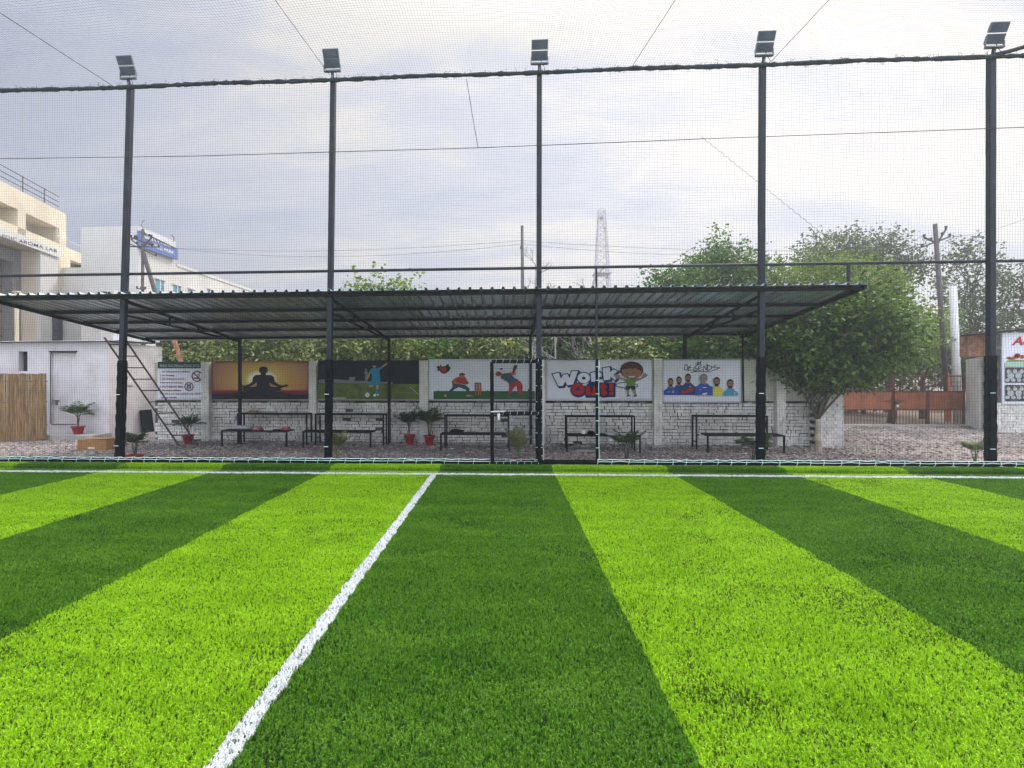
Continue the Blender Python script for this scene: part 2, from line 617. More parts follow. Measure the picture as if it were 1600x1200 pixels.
# the pitch: flat sheet, then a rounded kerb under the turf
b = MB()
prof = [(-14, 0.0), (KY0, 0.0), (KY0 + 0.01, 0.03), (KY0 + 0.035, 0.046), (KY0 + 0.09, 0.052), (KY1, 0.052), (KY1 + 0.04, 0.04), (KY1 + 0.05, GZ - .05)]
vs, fs = [], []
for (y, z) in prof:
    vs += [(-20, y, z), (22, y, z)]
for i in range(len(prof) - 1):
    fs.append((2 * i, 2 * i + 1, 2 * i + 3, 2 * i + 2))
b.add(vs, fs)
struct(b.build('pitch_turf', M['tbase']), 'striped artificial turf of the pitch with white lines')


def mat_gravel():
    m = bpy.data.materials.new('gravel')
    m.use_nodes = True
    t = m.node_tree
    L = t.links.new
    b = t.nodes['Principled BSDF']; b.inputs['Roughness'].default_value = 0.95
    g = N(t, 'ShaderNodeNewGeometry')
    v = N(t, 'ShaderNodeTexVoronoi', inp={'Scale': 30.0, 'Randomness': 1.0})
    L(g.outputs['Position'], v.inputs[0])
    sp = N(t, 'ShaderNodeSeparateColor'); L(v.outputs['Color'], sp.inputs[0])
    cr = N(t, 'ShaderNodeValToRGB')
    e = cr.color_ramp.elements
    e[0].position = 0.0; e[0].color = (0.085, 0.068, 0.064, 1)
    e[1].position = 1.0; e[1].color = (0.42, 0.38, 0.36, 1)
    k = e.new(0.5); k.color = (0.205, 0.165, 0.145, 1)
    L(sp.outputs[0], cr.inputs[0])
    n = N(t, 'ShaderNodeTexNoise', inp={'Scale': 0.8, 'Detail': 5.0}); L(g.outputs['Position'], n.inputs[0])
    mr = N(t, 'ShaderNodeMapRange', inp={1: 0.35, 2: 0.68, 3: 0.7, 4: 1.6}); L(n.outputs[0], mr.inputs[0])
    mx = N(t, 'ShaderNodeVectorMath', operation='SCALE'); L(cr.outputs[0], mx.inputs[0]); L(mr.outputs[0], mx.inputs[3])
    L(mx.outputs[0], b.inputs['Base Color'])
    bp = N(t, 'ShaderNodeBump', inp={'Strength': 0.9, 'Distance': 0.03}); bp.invert = True
    L(v.outputs['Distance'], bp.inputs['Height']); L(bp.outputs[0], b.inputs['Normal'])
    return m


M['gravel'] = mat_gravel()
M['earth'] = mat('dry_earth', (0.26, 0.2, 0.14), 0.95, var=0.25, scale=0.6, dirt=(0.07, 0.09, 0.03), dscale=0.15, bump=0.4, coords='Object')
b = MB(); b.poly([(-400, -40, GZ - .02), (400, -40, GZ - .02), (400, 700, GZ - .02), (-400, 700, GZ - .02)])
struct(b.build('ground', M['earth']), 'dry earth around the sports ground')
b = MB()
b.poly([(-22, 8.0, GZ), (24, 8.0, GZ), (24, 18.1, GZ), (-22, 18.1, GZ)])
struct(b.build('gravel_yard', M['gravel']), 'pinkish brown gravel yard behind the net')

# loose stones lying on the gravel
rng = np.random.default_rng(3)


def rocks(n, xf, sz, name, m, label, cat):
    b = MB()
    base = [(-1, -1, -.3), (1, -1, -.3), (1, 1, -.3), (-1, 1, -.3), (-.6, -.6, .7), (.7, -.5, .55), (.5, .6, .8), (-.6, .5, .6)]
    fc = [(4, 5, 6, 7), (0, 1, 5, 4), (1, 2, 6, 5), (2, 3, 7, 6), (3, 0, 4, 7)]
    for i in range(n):
        x, y = xf()
        s = sz * (0.5 + rng.random() ** 2 * 1.2)
        a = rng.random() * 6.28
        vs = []
        for p in base:
            px = p[0] * (0.7 + .5 * rng.random()); py = p[1] * (0.7 + .5 * rng.random()); pz = p[2] * (.5 + .5 * rng.random())
            vs.append((x + s * (px * cos(a) - py * sin(a)), y + s * (px * sin(a) + py * cos(a)), GZ + s * pz))
        b.add(vs, fc)
    o = b.build(name, m)
    return tag(o, label, cat, kind='stuff')


WALLY = lambda x: 12.75 - 0.045 * x


def stonemat():
    m = mat('loose_stone', (0.36, 0.30, 0.28), 0.95, var=0.3, scale=2)
    t = m.node_tree
    g = N(t, 'ShaderNodeNewGeometry')
    cr = N(t, 'ShaderNodeValToRGB')
    e = cr.color_ramp.elements
    e[0].color = (0.07, 0.056, 0.054, 1); e[1].color = (0.48, 0.425, 0.375, 1)
    k = e.new(0.6); k.color = (0.22, 0.178, 0.155, 1)
    t.links.new(g.outputs['Random Per Island'], cr.inputs[0])
    t.links.new(cr.outputs[0], t.nodes['Principled BSDF'].inputs['Base Color'])
    return m


M['stone'] = stonemat()
M['rub'] = mat('whitewashed_rubble', (0.42, 0.40, 0.37), 0.95, var=0.45, scale=3, dirt=(0.14, 0.11, 0.09), dscale=3)
rocks(17000, lambda: ((lambda x: (x, 8.75 + (WALLY(x) - 8.8 if x < 8.6 else 9.0) * rng.random() ** 0.9))(-14 + 31 * rng.random())), 0.024,
      'gravel_stones', M['stone'], 'loose pinkish brown gravel stones strewn over the yard', 'gravel')
rocks(1500, lambda: (lambda x: (x, WALLY(x) - 0.02 - abs(rng.normal()) * 0.16))(-10.3 + 19.8 * rng.random()), 0.055,
      'wall_rubble', M['rub'], 'broken brick rubble along the foot of the whitewashed wall', 'rubble')


# fallen leaves
def litter():
    b = MB()
    for i in range(900):
        if i % 2:
            x = 7.7 + rng.normal() * 1.8; y = 11.8 + rng.normal() * .7
        else:
            x = -11 + 26 * rng.random(); y = WALLY(min(x, 8.4)) - .1 - abs(rng.normal()) * .9
        if y < 8.9 or (y > WALLY(x) - .06 and x < 8.6): continue
        a = rng.random() * 6.28; s = .02 + .03 * rng.random(); z = GZ + .03 + .02 * rng.random()
        c, d = cos(a), sin(a)
        b.add([(x - s * c, y - s * d, z), (x + s * .5 * d, y - s * .5 * c, z + s * .5), (x + s * c, y + s * d, z + .01), (x - s * .5 * d, y + s * .5 * c, z - .004)], [(0, 1, 2, 3)])
    m = mat('dry_leaf', (0.16, 0.10, 0.035), .8, var=.5, scale=1.3, dirt=(.05, .07, .02), dscale=.8)
    tag(b.build('leaf_litter', m), 'dry fallen leaves scattered over the gravel by the tree and wall', 'leaves', kind='stuff')


litter()
# ------------------------------------------------------------------ turf blades (instanced tufts)
def make_tile(seed, n=1450, size=0.25, hgt=0.025, wid=0.0048):
    r = np.random.default_rng(seed)
    x = (r.random(n) - .5) * size; y = (r.random(n) - .5) * size
    a = r.random(n) * 2 * np.pi
    lean = (r.random(n) ** 1.2) * 0.95
    la = r.random(n) * 2 * np.pi
    h = hgt * (0.6 + .6 * r.random(n)); w = wid * (.7 + .5 * r.random(n)) / 2
    dx, dy = np.cos(a) * w, np.sin(a) * w
    lx, ly = np.cos(la) * lean * h, np.sin(la) * lean * h
    V = np.zeros((n, 5, 3))
    V[:, 0] = np.stack([x - dx, y - dy, x * 0], 1); V[:, 1] = np.stack([x + dx, y + dy, x * 0], 1)
    V[:, 2] = np.stack([x + dx + lx * .4, y + dy + ly * .4, h * .6], 1); V[:, 3] = np.stack([x - dx + lx * .4, y - dy + ly * .4, h * .6], 1)
    V[:, 4] = np.stack([x + lx * 1.2, y + ly * 1.2, h * (1 - .3 * lean)], 1)
    me = bpy.data.meshes.new('turf_tuft')
    vs = V.reshape(-1, 3)
    fs = []
    for i in range(n):
        o = 5 * i
        fs += [(o, o + 1, o + 2, o + 3), (o + 3, o + 2, o + 4)]
    me.from_pydata(vs.tolist(), [], fs)
    me.materials.append(M['blade'])
    me.update()
    return bpy.data.objects.new('turf_tuft', me)


def grass_layer(name, pts, rots, scls, kinds, tiles):
    me = bpy.data.meshes.new(name)
    me.from_pydata(pts, [], [])
    a = me.attributes.new('rot', 'FLOAT_VECTOR', 'POINT'); a.data.foreach_set('vector', np.array(rots, float).ravel())
    a = me.attributes.new('scl', 'FLOAT_VECTOR', 'POINT'); a.data.foreach_set('vector', np.array(scls, float).ravel())
    a = me.attributes.new('tuft', 'INT', 'POINT'); a.data.foreach_set('value', np.array(kinds, np.int32))
    o = bpy.data.objects.new(name, me)
    COL.objects.link(o)
    ng = bpy.data.node_groups.new(name, 'GeometryNodeTree')
    ng.interface.new_socket('Geometry', in_out='INPUT', socket_type='NodeSocketGeometry')
    ng.interface.new_socket('Geometry', in_out='OUTPUT', socket_type='NodeSocketGeometry')
    gi = ng.nodes.new('NodeGroupInput'); go = ng.nodes.new('NodeGroupOutput')
    jn = ng.nodes.new('GeometryNodeJoinGeometry')
    ra = ng.nodes.new('GeometryNodeInputNamedAttribute'); ra.data_type = 'FLOAT_VECTOR'; ra.inputs[0].default_value = 'rot'
    sa = ng.nodes.new('GeometryNodeInputNamedAttribute'); sa.data_type = 'FLOAT_VECTOR'; sa.inputs[0].default_value = 'scl'
    ka = ng.nodes.new('GeometryNodeInputNamedAttribute'); ka.data_type = 'INT'; ka.inputs[0].default_value = 'tuft'
    for k, tile in enumerate(tiles):
        ip = ng.nodes.new('GeometryNodeInstanceOnPoints')
        oi = ng.nodes.new('GeometryNodeObjectInfo'); oi.inputs['Object'].default_value = tile
        cp = ng.nodes.new('FunctionNodeCompare'); cp.data_type = 'INT'; cp.operation = 'EQUAL'
        ins = [q for q in cp.inputs if q.enabled]
        ng.links.new(ka.outputs['Attribute'], ins[0]); ins[1].default_value = k
        ng.links.new(cp.outputs[0], ip.inputs['Selection'])
        ng.links.new(gi.outputs[0], ip.inputs['Points'])
        ng.links.new(oi.outputs['Geometry'], ip.inputs['Instance'])
        ng.links.new(ra.outputs['Attribute'], ip.inputs['Rotation'])
        ng.links.new(sa.outputs['Attribute'], ip.inputs['Scale'])
        ng.links.new(ip.outputs[0], jn.inputs[0])
    ng.links.new(jn.outputs[0], go.inputs[0])
    md = o.modifiers.new('tufts', 'NODES'); md.node_group = ng
    return o


tiles = [make_tile(s) for s in (11, 12, 13)]
P = [[], [], []]; Rr = [[], [], []]; S = [[], [], []]
S_ = 0.25
y = 0.9
while y < KY0 - 0.02:
    x = -13.5
    while x < 14.5:
        if y + S_ / 2 < KY0 + 0.03:
            k = int(rng.integers(3))
            n3 = noise.noise(Vector((x * .9, y * .9, 0)))
            P[k].append((x, y, 0.0)); Rr[k].append((0, 0, int(rng.integers(4)) * pi / 2))
            hz = 0.85 + .25 * rng.random() + 0.25 * n3
            S[k].append((1 if rng.random() > .5 else -1, 1, hz))
        x += S_
    y += S_
# kerb: the same pile climbing the rounded edge
for (ky, kz, tilt) in ((KY0 + 0.0, 0.018, 1.3), (KY0 + 0.06, 0.048, 0.4), (KY0 + 0.2, 0.05, 0.0)):
    x = -13.5
    while x < 14.5:
        k = int(rng.integers(3))
        P[k].append((x, ky, kz)); Rr[k].append((tilt, 0, 0))
        S[k].append((1, 0.35 if tilt else 0.9, 0.9)); x += S_
if True:
    o = grass_layer('turf_pile', P[0] + P[1] + P[2], Rr[0] + Rr[1] + Rr[2], S[0] + S[1] + S[2], [k for k in range(3) for _ in P[k]], tiles)
    tag(o, 'short striped artificial grass blades covering the pitch', 'turf', kind='stuff')

# ------------------------------------------------------------------ net fence
PX = [(183, 200, 717, 141), (511, 519, 718, 126), (842, 843, 719, 115), (1191, 1194, 721, 99), (1553, 1554, 722, 84)]
ZT = 7.36
pole_x = []
desc = ['by the ladder and the hut', 'between the yoga and football banners',
        'beside the net gate in the middle of the fence', 'in front of the dark end of the canopy', 'between rusty gate and photo board']


def tilt_rows(pts, c, ang):
    ca, sa = cos(ang), sin(ang)
    return [(p[0], c[1] + (p[1] - c[1]) * ca - (p[2] - c[2]) * sa, c[2] + (p[1] - c[1]) * sa + (p[2] - c[2]) * ca) for p in pts]


def floodlight(parent, px, pz, ang, gap):
    fl = MB()   # two lamp heads in one tilted frame
    z0 = pz + 0.12
    w = 0.152
    fr = MB()
    fr.box(px - w, px + w, YF - .03, YF + .03, z0, z0 + .025)
    fr.box(px - .012, px + .012, YF - .012, YF + .012, pz, z0)
    fr.box(px - w - .012, px - w, YF - .015, YF + .015, z0, z0 + .13)
    fr.box(px + w, px + w + .012, YF - .015, YF + .015, z0, z0 + .13)
    frame = fr.build('lamp_bracket', M['lampbody'], parent)
    pv = (px, YF, z0 + .10)
    for k in range(2):
        za = z0 + 0.075 + k * (0.155 + gap)
        zb = za + 0.152
        hb = MB()
        body = MB(); body.box(px - w, px + w, YF - 0.0, YF + 0.035, za, zb)
        # cooling fins at the back
        for q in range(9):
            xx = px - w + .03 + q * (2 * w - .06) / 8
            body.box(xx - .004, xx + .004, YF + .035, YF + .075, za + .02, zb - .02)
        body.v = tilt_rows(body.v, pv, ang)
        hd = body.build('floodlight_head', M['lampbody'], parent)
        g = MB(); g.box(px - w + .012, px + w - .012, YF - 0.006, YF - 0.001, za + .012, zb - .012)
        g.v = tilt_rows(g.v, pv, ang)
        g.build('lamp_glass', M['lampglass'], hd)
    # loose cable
    cb = MB(); pts = [(px + .05, YF, pz - .05), (px + .1, YF - .02, pz + .02), (px + .07, YF, pz + .1), (px + .02, YF, pz + .2)]
    cb.tube(pts, .006, 5); cb.build('cable', M['black'], parent)


for i, (xb, xt, yb, yt) in enumerate(PX):
    pb, pt = at(xb, yb, YF), at(xt, yt, YF)
    pole_x.append((pb.x, pt.x))
    lean = (pt.x - pb.x) / (pt.z - pb.z)
    root = thing('floodlight_pole', 'tall dark steel floodlight pole ' + desc[i], 'pole', (pb.x, YF, GZ), 0, 'floodlight poles of the net fence')
    xb0 = pb.x + lean * (GZ - pb.z)
    X = lambda z: xb0 + lean * (z - GZ)
    b = MB()
    h = 0.046
    zs = [GZ, 3.0, ZT + .04]
    vs = []
    for z in zs:
        for (sx, sy) in ((-1, -1), (1, -1), (1, 1), (-1, 1)):
            vs.append((X(z) + sx * h, YF + .06 + sy * h, z))
    fs = [(3, 2, 1, 0), (8, 9, 10, 11)]
    for k in range(2):
        o = 4 * k
        for q in range(4):
            fs.append((o + q, o + (q + 1) % 4, o + 4 + (q + 1) % 4, o + 4 + q))
    b.add(vs, fs)
    b.build('shaft', M['pole'], root)
    # padding of black cloth on the lower two metres, slightly lumpy
    b = MB()
    nz = 26; n = 4
    vs, fs = [], []
    zt = 2.02
    for k in range(nz + 1):
        z = GZ + (zt - GZ) * k / nz
        hh = 0.057 + 0.004 * sin(k * 2.1 + i) + 0.003 * random.random()
        for (sx, sy) in ((-1, -1), (1, -1), (1, 1), (-1, 1)):
            vs.append((X(z) + sx * hh, YF + .06 + sy * hh, z))
    for k in range(nz):
        for q in range(4):
            fs.append((4 * k + q, 4 * k + (q + 1) % 4, 4 * k + 4 + (q + 1) % 4, 4 * k + 4 + q))
    fs.append((nz * 4, nz * 4 + 1, nz * 4 + 2, nz * 4 + 3))
    b.add(vs, fs)
    wr = b.build('cloth_wrap', M['wrap'], root)
    b = MB()
    for z in ([0.35, 1.35] if i != 2 else [0.35, .62, .9, 1.2, 1.5, 1.8]):
        x = X(z)
        b.box(x - .067, x + (.02 if i != 2 else .067), YF - .009, YF - .003, z, z + .012)
    build_split(b, 'tie', M['rope'], wr)
    b = MB(); b.box(X(GZ) - .13, X(GZ) + .13, YF - .07, YF + .19, GZ, GZ + .014); b.build('base_plate', M['black'], root)
    b = MB(); b.tube([(X(ZT), YF + .03, ZT), (X(ZT), YF, ZT + .17)], .03, 8); b.build('stub', M['pole'], root)
    floodlight(root, X(ZT + .1), ZT + .02, radians(24), 0.018 if i != 1 else 0.002)

XL, XR = -13.6, 13.6


def fuzzy_tube(name, a, b_, r, m, seed, n, lab, cat, parent=None):
    rr = random.Random(seed)
    a, b_ = Vector(a), Vector(b_)
    k = int((b_ - a).length / .08)
    pts, rad = [], []
    for i in range(k + 1):
        p = a.lerp(b_, i / k)
        p.z += -0.02 * sin(pi * ((i * .08) % 4.0) / 4.0) + rr.uniform(-.004, .004)
        pts.append(p); rad.append(r * rr.uniform(.75, 1.25))
    mb = MB(); mb.tube(pts, rad, n)
    # stray ends of netting cord
    for i in range(int(k * 2.2)):
        p = a.lerp(b_, rr.random()); d = Vector((rr.uniform(-1, 1), rr.uniform(-.6, .6), rr.uniform(-1, 1))).normalized()
        q = p + d * r * rr.uniform(1.3, 2.3)
        mb.tube([p, q, q + Vector((rr.uniform(-.05, .05), 0, rr.uniform(-.02, .02)))], .003, 3, False)
    o = mb.build(name, m, parent)
    if lab: tag(o, lab, cat)
    return o


fuzzy_tube('top_rail', (XL, YF, ZT), (XR, YF, ZT), .037, M['fuzz'], 1, 7, 'top rail of the net fence wrapped in bunched dark netting', 'rail')
b = MB(); b.tube([(XL, YF + .12, 3.73), (XR, YF + .12, 3.73)], .028, 8)
tag(b.build('middle_rail', M['pole'], None, True), 'thin dark middle rail crossing the net fence above the canopy', 'rail')
# brace that rises from the last pole
p4 = pole_x[4][1]
b = MB(); b.tube([(p4, YF, ZT + .02), (p4 + .25, YF, ZT + .07), (p4 + 2.0, YF - .5, ZT + .36)], .035, 8)
tag(b.build('brace', M['pole']), 'dark brace rising to the right from the top of the rightmost pole', 'brace')

# bottom rail in padded cloth, with the rope lacing as its part; the doorway interrupts the lacing
DX0, DX1 = at(846, 700, YF).x, at(933, 700, YF).x
b = MB()
pts, rad = [], []
x = XL
rr = random.Random(5)
while x < XR:
    pts.append((x, YF - .01, 0.088 + rr.uniform(-.003, .003))); rad.append(.045 * rr.uniform(.92, 1.08)); x += .12
b.tube(pts, rad, 9)
rail = b.build('bottom_rail', M['wrap'], None, True)
tag(rail, 'black padded bottom rail along the foot of the net, laced with white rope', 'rail')


def lacing(x0, x1, name='lacing_rope'):
    b = MB()
    rr = random.Random(int(x0 * 10))
    top, low = [], []
    x = x0
    while x < x1:
        x2 = min(x + .27 * rr.uniform(.85, 1.15), x1)
        top.append((x, YF - .035, .142)); top.append(((x + x2) / 2, YF - .045, .137 - rr.random() * .012))
        low.append((x, YF - .062, .102)); low.append(((x + x2) / 2, YF - .064, .106 + rr.uniform(-.01, .012)))
        # the loop round the rail
        lp = [(x + .012 * sin(a) + rr.uniform(-.002, .002), YF - .01 - .054 * cos(a), .09 + .054 * sin(a)) for a in [k * .6 for k in range(-2, 9)]]
        b.tube(lp, .0062, 4, False)
        if rr.random() < .12:
            b.tube([(x, YF - .065, .07), (x + .02, YF - .08, .03), (x + .05, YF - .12, .01)], .004, 4, False)
        x = x2
    b.tube(top, .0068, 4, False); b.tube(low, .0055, 4, False)
    return b.build(name, M['rope'], rail)


lacing(XL, DX0 - .02); lacing(DX1, XR)

# slim post at the right side of the doorway, rope laced
root = thing('door_post', 'slim dark post laced with white rope on the right of the doorway', 'post', (DX1, YF, GZ))
b = MB(); b.box(DX1 - .024, DX1 + .024, YF - .024, YF + .024, GZ, 2.0); b.build('lower_shaft', M['wrap'], root)
b = MB(); b.box(DX1 - .017, DX1 + .017, YF + .0, YF + .034, 2.0, 3.71); b.build('upper_shaft', M['pole'], root)
b = MB(); pts = []
z = .1
while z < 2.0:
    pts += [(DX1 + .03, YF - .03, z), (DX1 + .027 + rr.uniform(-.004, .008), YF - .03, z + .13)]
    b.box(DX1 - .028, DX1 + .034, YF - .032, YF - .026, z, z + .01); z += .25
b.tube(pts, .005, 4, False); b.tube([(DX1 + .03, YF - .03, 1.95), (DX1 + .05, YF - .04, 1.88), (DX1 + .03, YF - .03, 1.8)], .006, 4, False)
b.build('rope', M['rope'], root)
# rope along the upper edge of the doorway
b = MB(); b.tube([(DX0 - .02, YF - .01, 2.005), ((DX0 + DX1) / 2, YF - .01, 1.985), (DX1, YF - .01, 2.0)], .012, 5)
tag(b.build('doorway_rope', M['fuzz']), 'taut dark green rope over the open doorway in the net', 'rope')
b = MB(); pts = [(DX0 + .035 + rr.uniform(-.008, .008), YF - .035, .1 + k * .11) for k in range(18)]
b.tube(pts, .004, 4, False)
for k in range(9): b.box(DX0 - .05, DX0 + .045, YF - .04, YF - .034, .2 + k * .21, .209 + k * .21)
tag(b.build('pole_rope', M['rope']), 'pale green rope laced up the pole beside the open doorway', 'rope')

# gate leaf standing in front of the net
GXa, GXb = at(769, 650, YF).x, at(842, 650, YF).x
GY = YF - .10
gt = thing('net_gate', 'black padded net gate with white bolt, standing open beside the doorway', 'gate', (GXb, GY, .0))
b = MB()
for (xa, za, xb_, zb) in ((GXa, .06, GXa, 1.95), (GXb, .06, GXb, 1.95)):
    b.tube([(xa, GY, za + (zb - za) * k / 16) for k in range(17)], [.033 * rr.uniform(.92, 1.1) for _ in range(17)], 8)
b.build('stile', M['wrap'], gt, True)
for z in (1.96, 1.0, .075):
    b = MB()
    x0 = GXa if z != 1.0 else GXa + .18
    b.tube([(x0 + (GXb - x0) * k / 9, GY, z) for k in range(10)], [.034 * rr.uniform(.92, 1.1) for _ in range(10)], 8)
    if z == 1.0: b.tube([(GXa, GY, z), (x0, GY, z)], .012, 6)
    rl = b.build('rail', M['wrap'], gt, True)
    b = MB()
    for k in range(7):
        xx = GXa + .08 + (GXb - GXa - .1) * k / 6
        if xx > x0: b.tube([(xx + .01 * sin(a), GY - .038 * cos(a), z + .038 * sin(a)) for a in [q * .7 for q in range(-3, 4)]], .003, 4, False)
    build_split(b, 'tie', M['rope'], rl)
b = MB(); b.tube([(GXa - .02, GY - .04, 1.03), (GXa + .24, GY - .04, 1.035)], .011, 6)
b.box(GXa + .10, GXa + .15, GY - .06, GY - .035, .93, 1.0); b.box(GXa + .11, GXa + .14, GY - .062, GY - .04, .88, .94)
b.build('bolt', M['white'], gt)
b = MB()
for k in range(int((GXb - GXa) / .048)):
    xx = GXa + .03 + k * .048
    b.bar((xx, GY, .08), (xx + .01, GY, 1.95), .003)
for k in range(39):
    b.bar((GXa, GY, .1 + k * .048), (GXb, GY, .1 + k * .048), .003)
b.build('net_panel', M['net'], gt)


# the nets themselves: cords of 3 mm, about 48 mm apart
def net_mesh(name, ulen, vlen, fn, label, skip=None, seg=0.35, step=0.048, w=.0028, edge=None):
    V, Fc = [], []
    base = 0
    fr = np.random.default_rng(int(ulen * 10))
    for axis in (0, 1):
        A, Bl = (ulen, vlen) if axis == 0 else (vlen, ulen)
        n = int(A / step)
        m = int(Bl / seg) + 1
        for i in range(n + 1):
            a = i * step
            s = np.linspace(0, Bl, m + 1)
            u, v = (np.full_like(s, a), s) if axis == 0 else (s, np.full_like(s, a))
            P = fn(u, v)
            if skip is not None:
                runs = skip(u, v, axis)
            else:
                runs = [(0, m + 1)]
            T = np.gradient(P, axis=0); T /= np.linalg.norm(T, axis=1)[:, None] + 1e-9
            ref = np.array([0, 1.0, 0]) if abs(T[0, 1]) < .7 else np.array([1.0, 0, 0])
            if name == 'roof_net': ref = np.array([0, 0, 1.0])
            A1 = np.cross(T, ref); A1 /= np.linalg.norm(A1, axis=1)[:, None] + 1e-9
            B1 = np.cross(T, A1)
            for (r0, r1) in runs:
                if r1 - r0 < 2: continue
                Q = P[r0:r1]; k = r1 - r0
                ring = [Q + (A1[r0:r1] * cos(2.094 * q) + B1[r0:r1] * sin(2.094 * q)) * w / 2 for q in range(3)]
                V.append(np.stack(ring, 1).reshape(-1, 3))
                idx = np.arange(k - 1)[:, None] * 3
                for q in range(3):
                    q2 = (q + 1) % 3
                    Fc.append(np.concatenate([idx + q, idx + q2, idx + 3 + q2, idx + 3 + q], 1) + base)
                base += k * 3
    V = np.concatenate(V); Fc = np.concatenate(Fc)
    me = bpy.data.meshes.new(name)
    me.vertices.add(len(V)); me.vertices.foreach_set('co', V.ravel())
    me.loops.add(Fc.size); me.loops.foreach_set('vertex_index', Fc.ravel().astype(np.int32))
    me.polygons.add(len(Fc)); me.polygons.foreach_set('loop_start', np.arange(len(Fc), dtype=np.int32) * 4)
    me.update(calc_edges=True)
    me.materials.append(M['net'])
    o = bpy.data.objects.new(name, me); COL.objects.link(o)
    tag(o, label, 'net')
    return o


def wav(u, v, k):
    return np.sin(u * 1.7 + k) * np.sin(v * 1.3 + k * 2) + .6 * np.sin(u * 4.1 + v * 2.3 + k) + .4 * np.sin(v * 5.3 - u * 1.9)


def front_fn(u, v):
    z = .10 + v * (ZT - .10) / (ZT - .10)
    env = np.sin(np.clip(v / (ZT - .1), 0, 1) * pi)
    # slack scallops under the top rail
    sag = 0.03 * np.abs(np.sin(u * pi / 4.0)) * (v / (ZT - .1)) ** 6
    return np.stack([XL + u + .007 * wav(u, v, 1.0) + 0.006 * np.sin(v * 2.0), YF + .02 + .02 * env * wav(u, v, 3.), z + .006 * env * wav(u, v, 2.0) - sag], 1)


U0, U1 = DX0 - XL + .03, DX1 - XL
VD = 2.0 - .10


def fskip(u, v, axis):
    if axis == 0:
        if U0 < u[0] < U1:
            k = int(np.searchsorted(v, VD))
            return [(k, len(v))]
        return [(0, len(v))]
    if v[0] < VD:
        a = int(np.searchsorted(u, U0)); c = int(np.searchsorted(u, U1))
        return [(0, a), (c, len(u))]
    return [(0, len(u))]


net_mesh('fence_net', XR - XL, ZT - .10, front_fn, 'fine dark square mesh net hanging between the floodlight poles', fskip, seg=.3)


def roof_fn(u, v):
    # u across, v from the fence towards and past the camera
    sag = .10 * np.abs(np.sin((u + .6) * pi / 4.0)) + .05 * wav(u * .6, v * .6, 2.)
    k = np.clip(v / 1.2, 0, 1)
    return np.stack([XL + u + .01 * wav(u, v, .5), YF - v, ZT - sag * k * .8 + .02 * k + 0 * u], 1)


net_mesh('roof_net', XR - XL, 9.0, roof_fn, 'dark mesh net stretched overhead across the pitch', None, seg=.5, step=.048)


def cord(name, pts, r, m, label, cat='rope'):
    b = MB(); b.tube(pts, r, 5); o = b.build(name, m); tag(o, label, cat); return o


# support wires of the overhead net, running towards the pitch
for (xa, ya, xb_, yb_, lb) in ((185, 140, 0, 20, 'leftmost'), (515, 117, 430, 0, 'second from the left'), (985, 108, 1055, 0, 'right of the middle pole'), (1205, 96, 1295, 0, 'right of the fourth pole')):
    a = at(xa, ya, YF)
    d = ray(xb_, yb_)
    c = Vector(OC + d * ((a.z + .02 - CAMH) / d[2]))
    e = a + (c - a) * 2.2
    cord('net_wire', [a, c, e], .005, M['pole'], 'thin support wire under the overhead net, ' + lb, 'wire')['group'] = 'support wires under the overhead net'
# seams in the front net
a, c, d = at(0, 248, YF), at(747, 231, YF), at(1600, 199, YF)
cord('long_cord', [at(-120, 250, YF - .01), a, at(300, 244, YF - .01), c, at(1100, 217, YF - .01), d, at(1750, 194, YF - .01)], .0065, M['net'], 'dark horizontal seam cord two thirds up the net', 'cord')
cord('side_cord', [at(729, 124, YF - .01), at(738, 180, YF - .01), at(747, 231, YF - .01)], .006, M['net'], 'short steep cord between top rail and seam, left of the middle pole', 'cord')
b = MB()
for k in range(22):
    p = at(1095 + k * 9.2, 214 + k * 7.4, YF - .01); q = at(1095 + k * 9.2 + 6, 214 + k * 7.4 + 2.5, YF - .01); r_ = at(1095 + (k + 1) * 9.2, 214 + (k + 1) * 7.4, YF - .01)
    b.tube([p, q, r_], .0035, 4, False)
tag(b.build('stepped_seam', M['net']), 'stepped diagonal stitching in the net right of the fourth pole', 'seam')

# ------------------------------------------------------------------ canopy
RXL, RXR, RY0, RY1 = -10.25, 6.45, 8.52, 13.05
RZ = lambda y: 3.235 - 0.114 * (y - 8.7)
can = thing('canopy', 'long lean-to canopy of corrugated sheet on dark steel posts behind the net', 'canopy', (-2, 10.8, GZ))
b = MB()
prof = []
x = RXL
pitch = 0.205
while x < RXR - pitch + .01:
    prof += [(x, 0), (x + .125, 0), (x + .140, .042), (x + .178, .042), (x + .193, 0)]
    x += pitch
prof.append((RXR, 0))
ys = [RY0, 9.9, 11.4, RY1]
vs, fs = [], []
rj = random.Random(4)
for y in ys:
    for (px, pz) in prof:
        vs.append((px, y + (rj.uniform(-.012, .012) if y == RY0 else 0), RZ(y) + .045 + pz))
n = len(prof)
for i in range(len(ys) - 1):
    for k in range(n - 1):
        fs.append((i * n + k, i * n + k + 1, (i + 1) * n + k + 1, (i + 1) * n + k))
b.add(vs, fs)
sheet = b.build('roof_sheet', M['galv'], can)
md = sheet.modifiers.new('gauge', 'SOLIDIFY'); md.thickness = .002
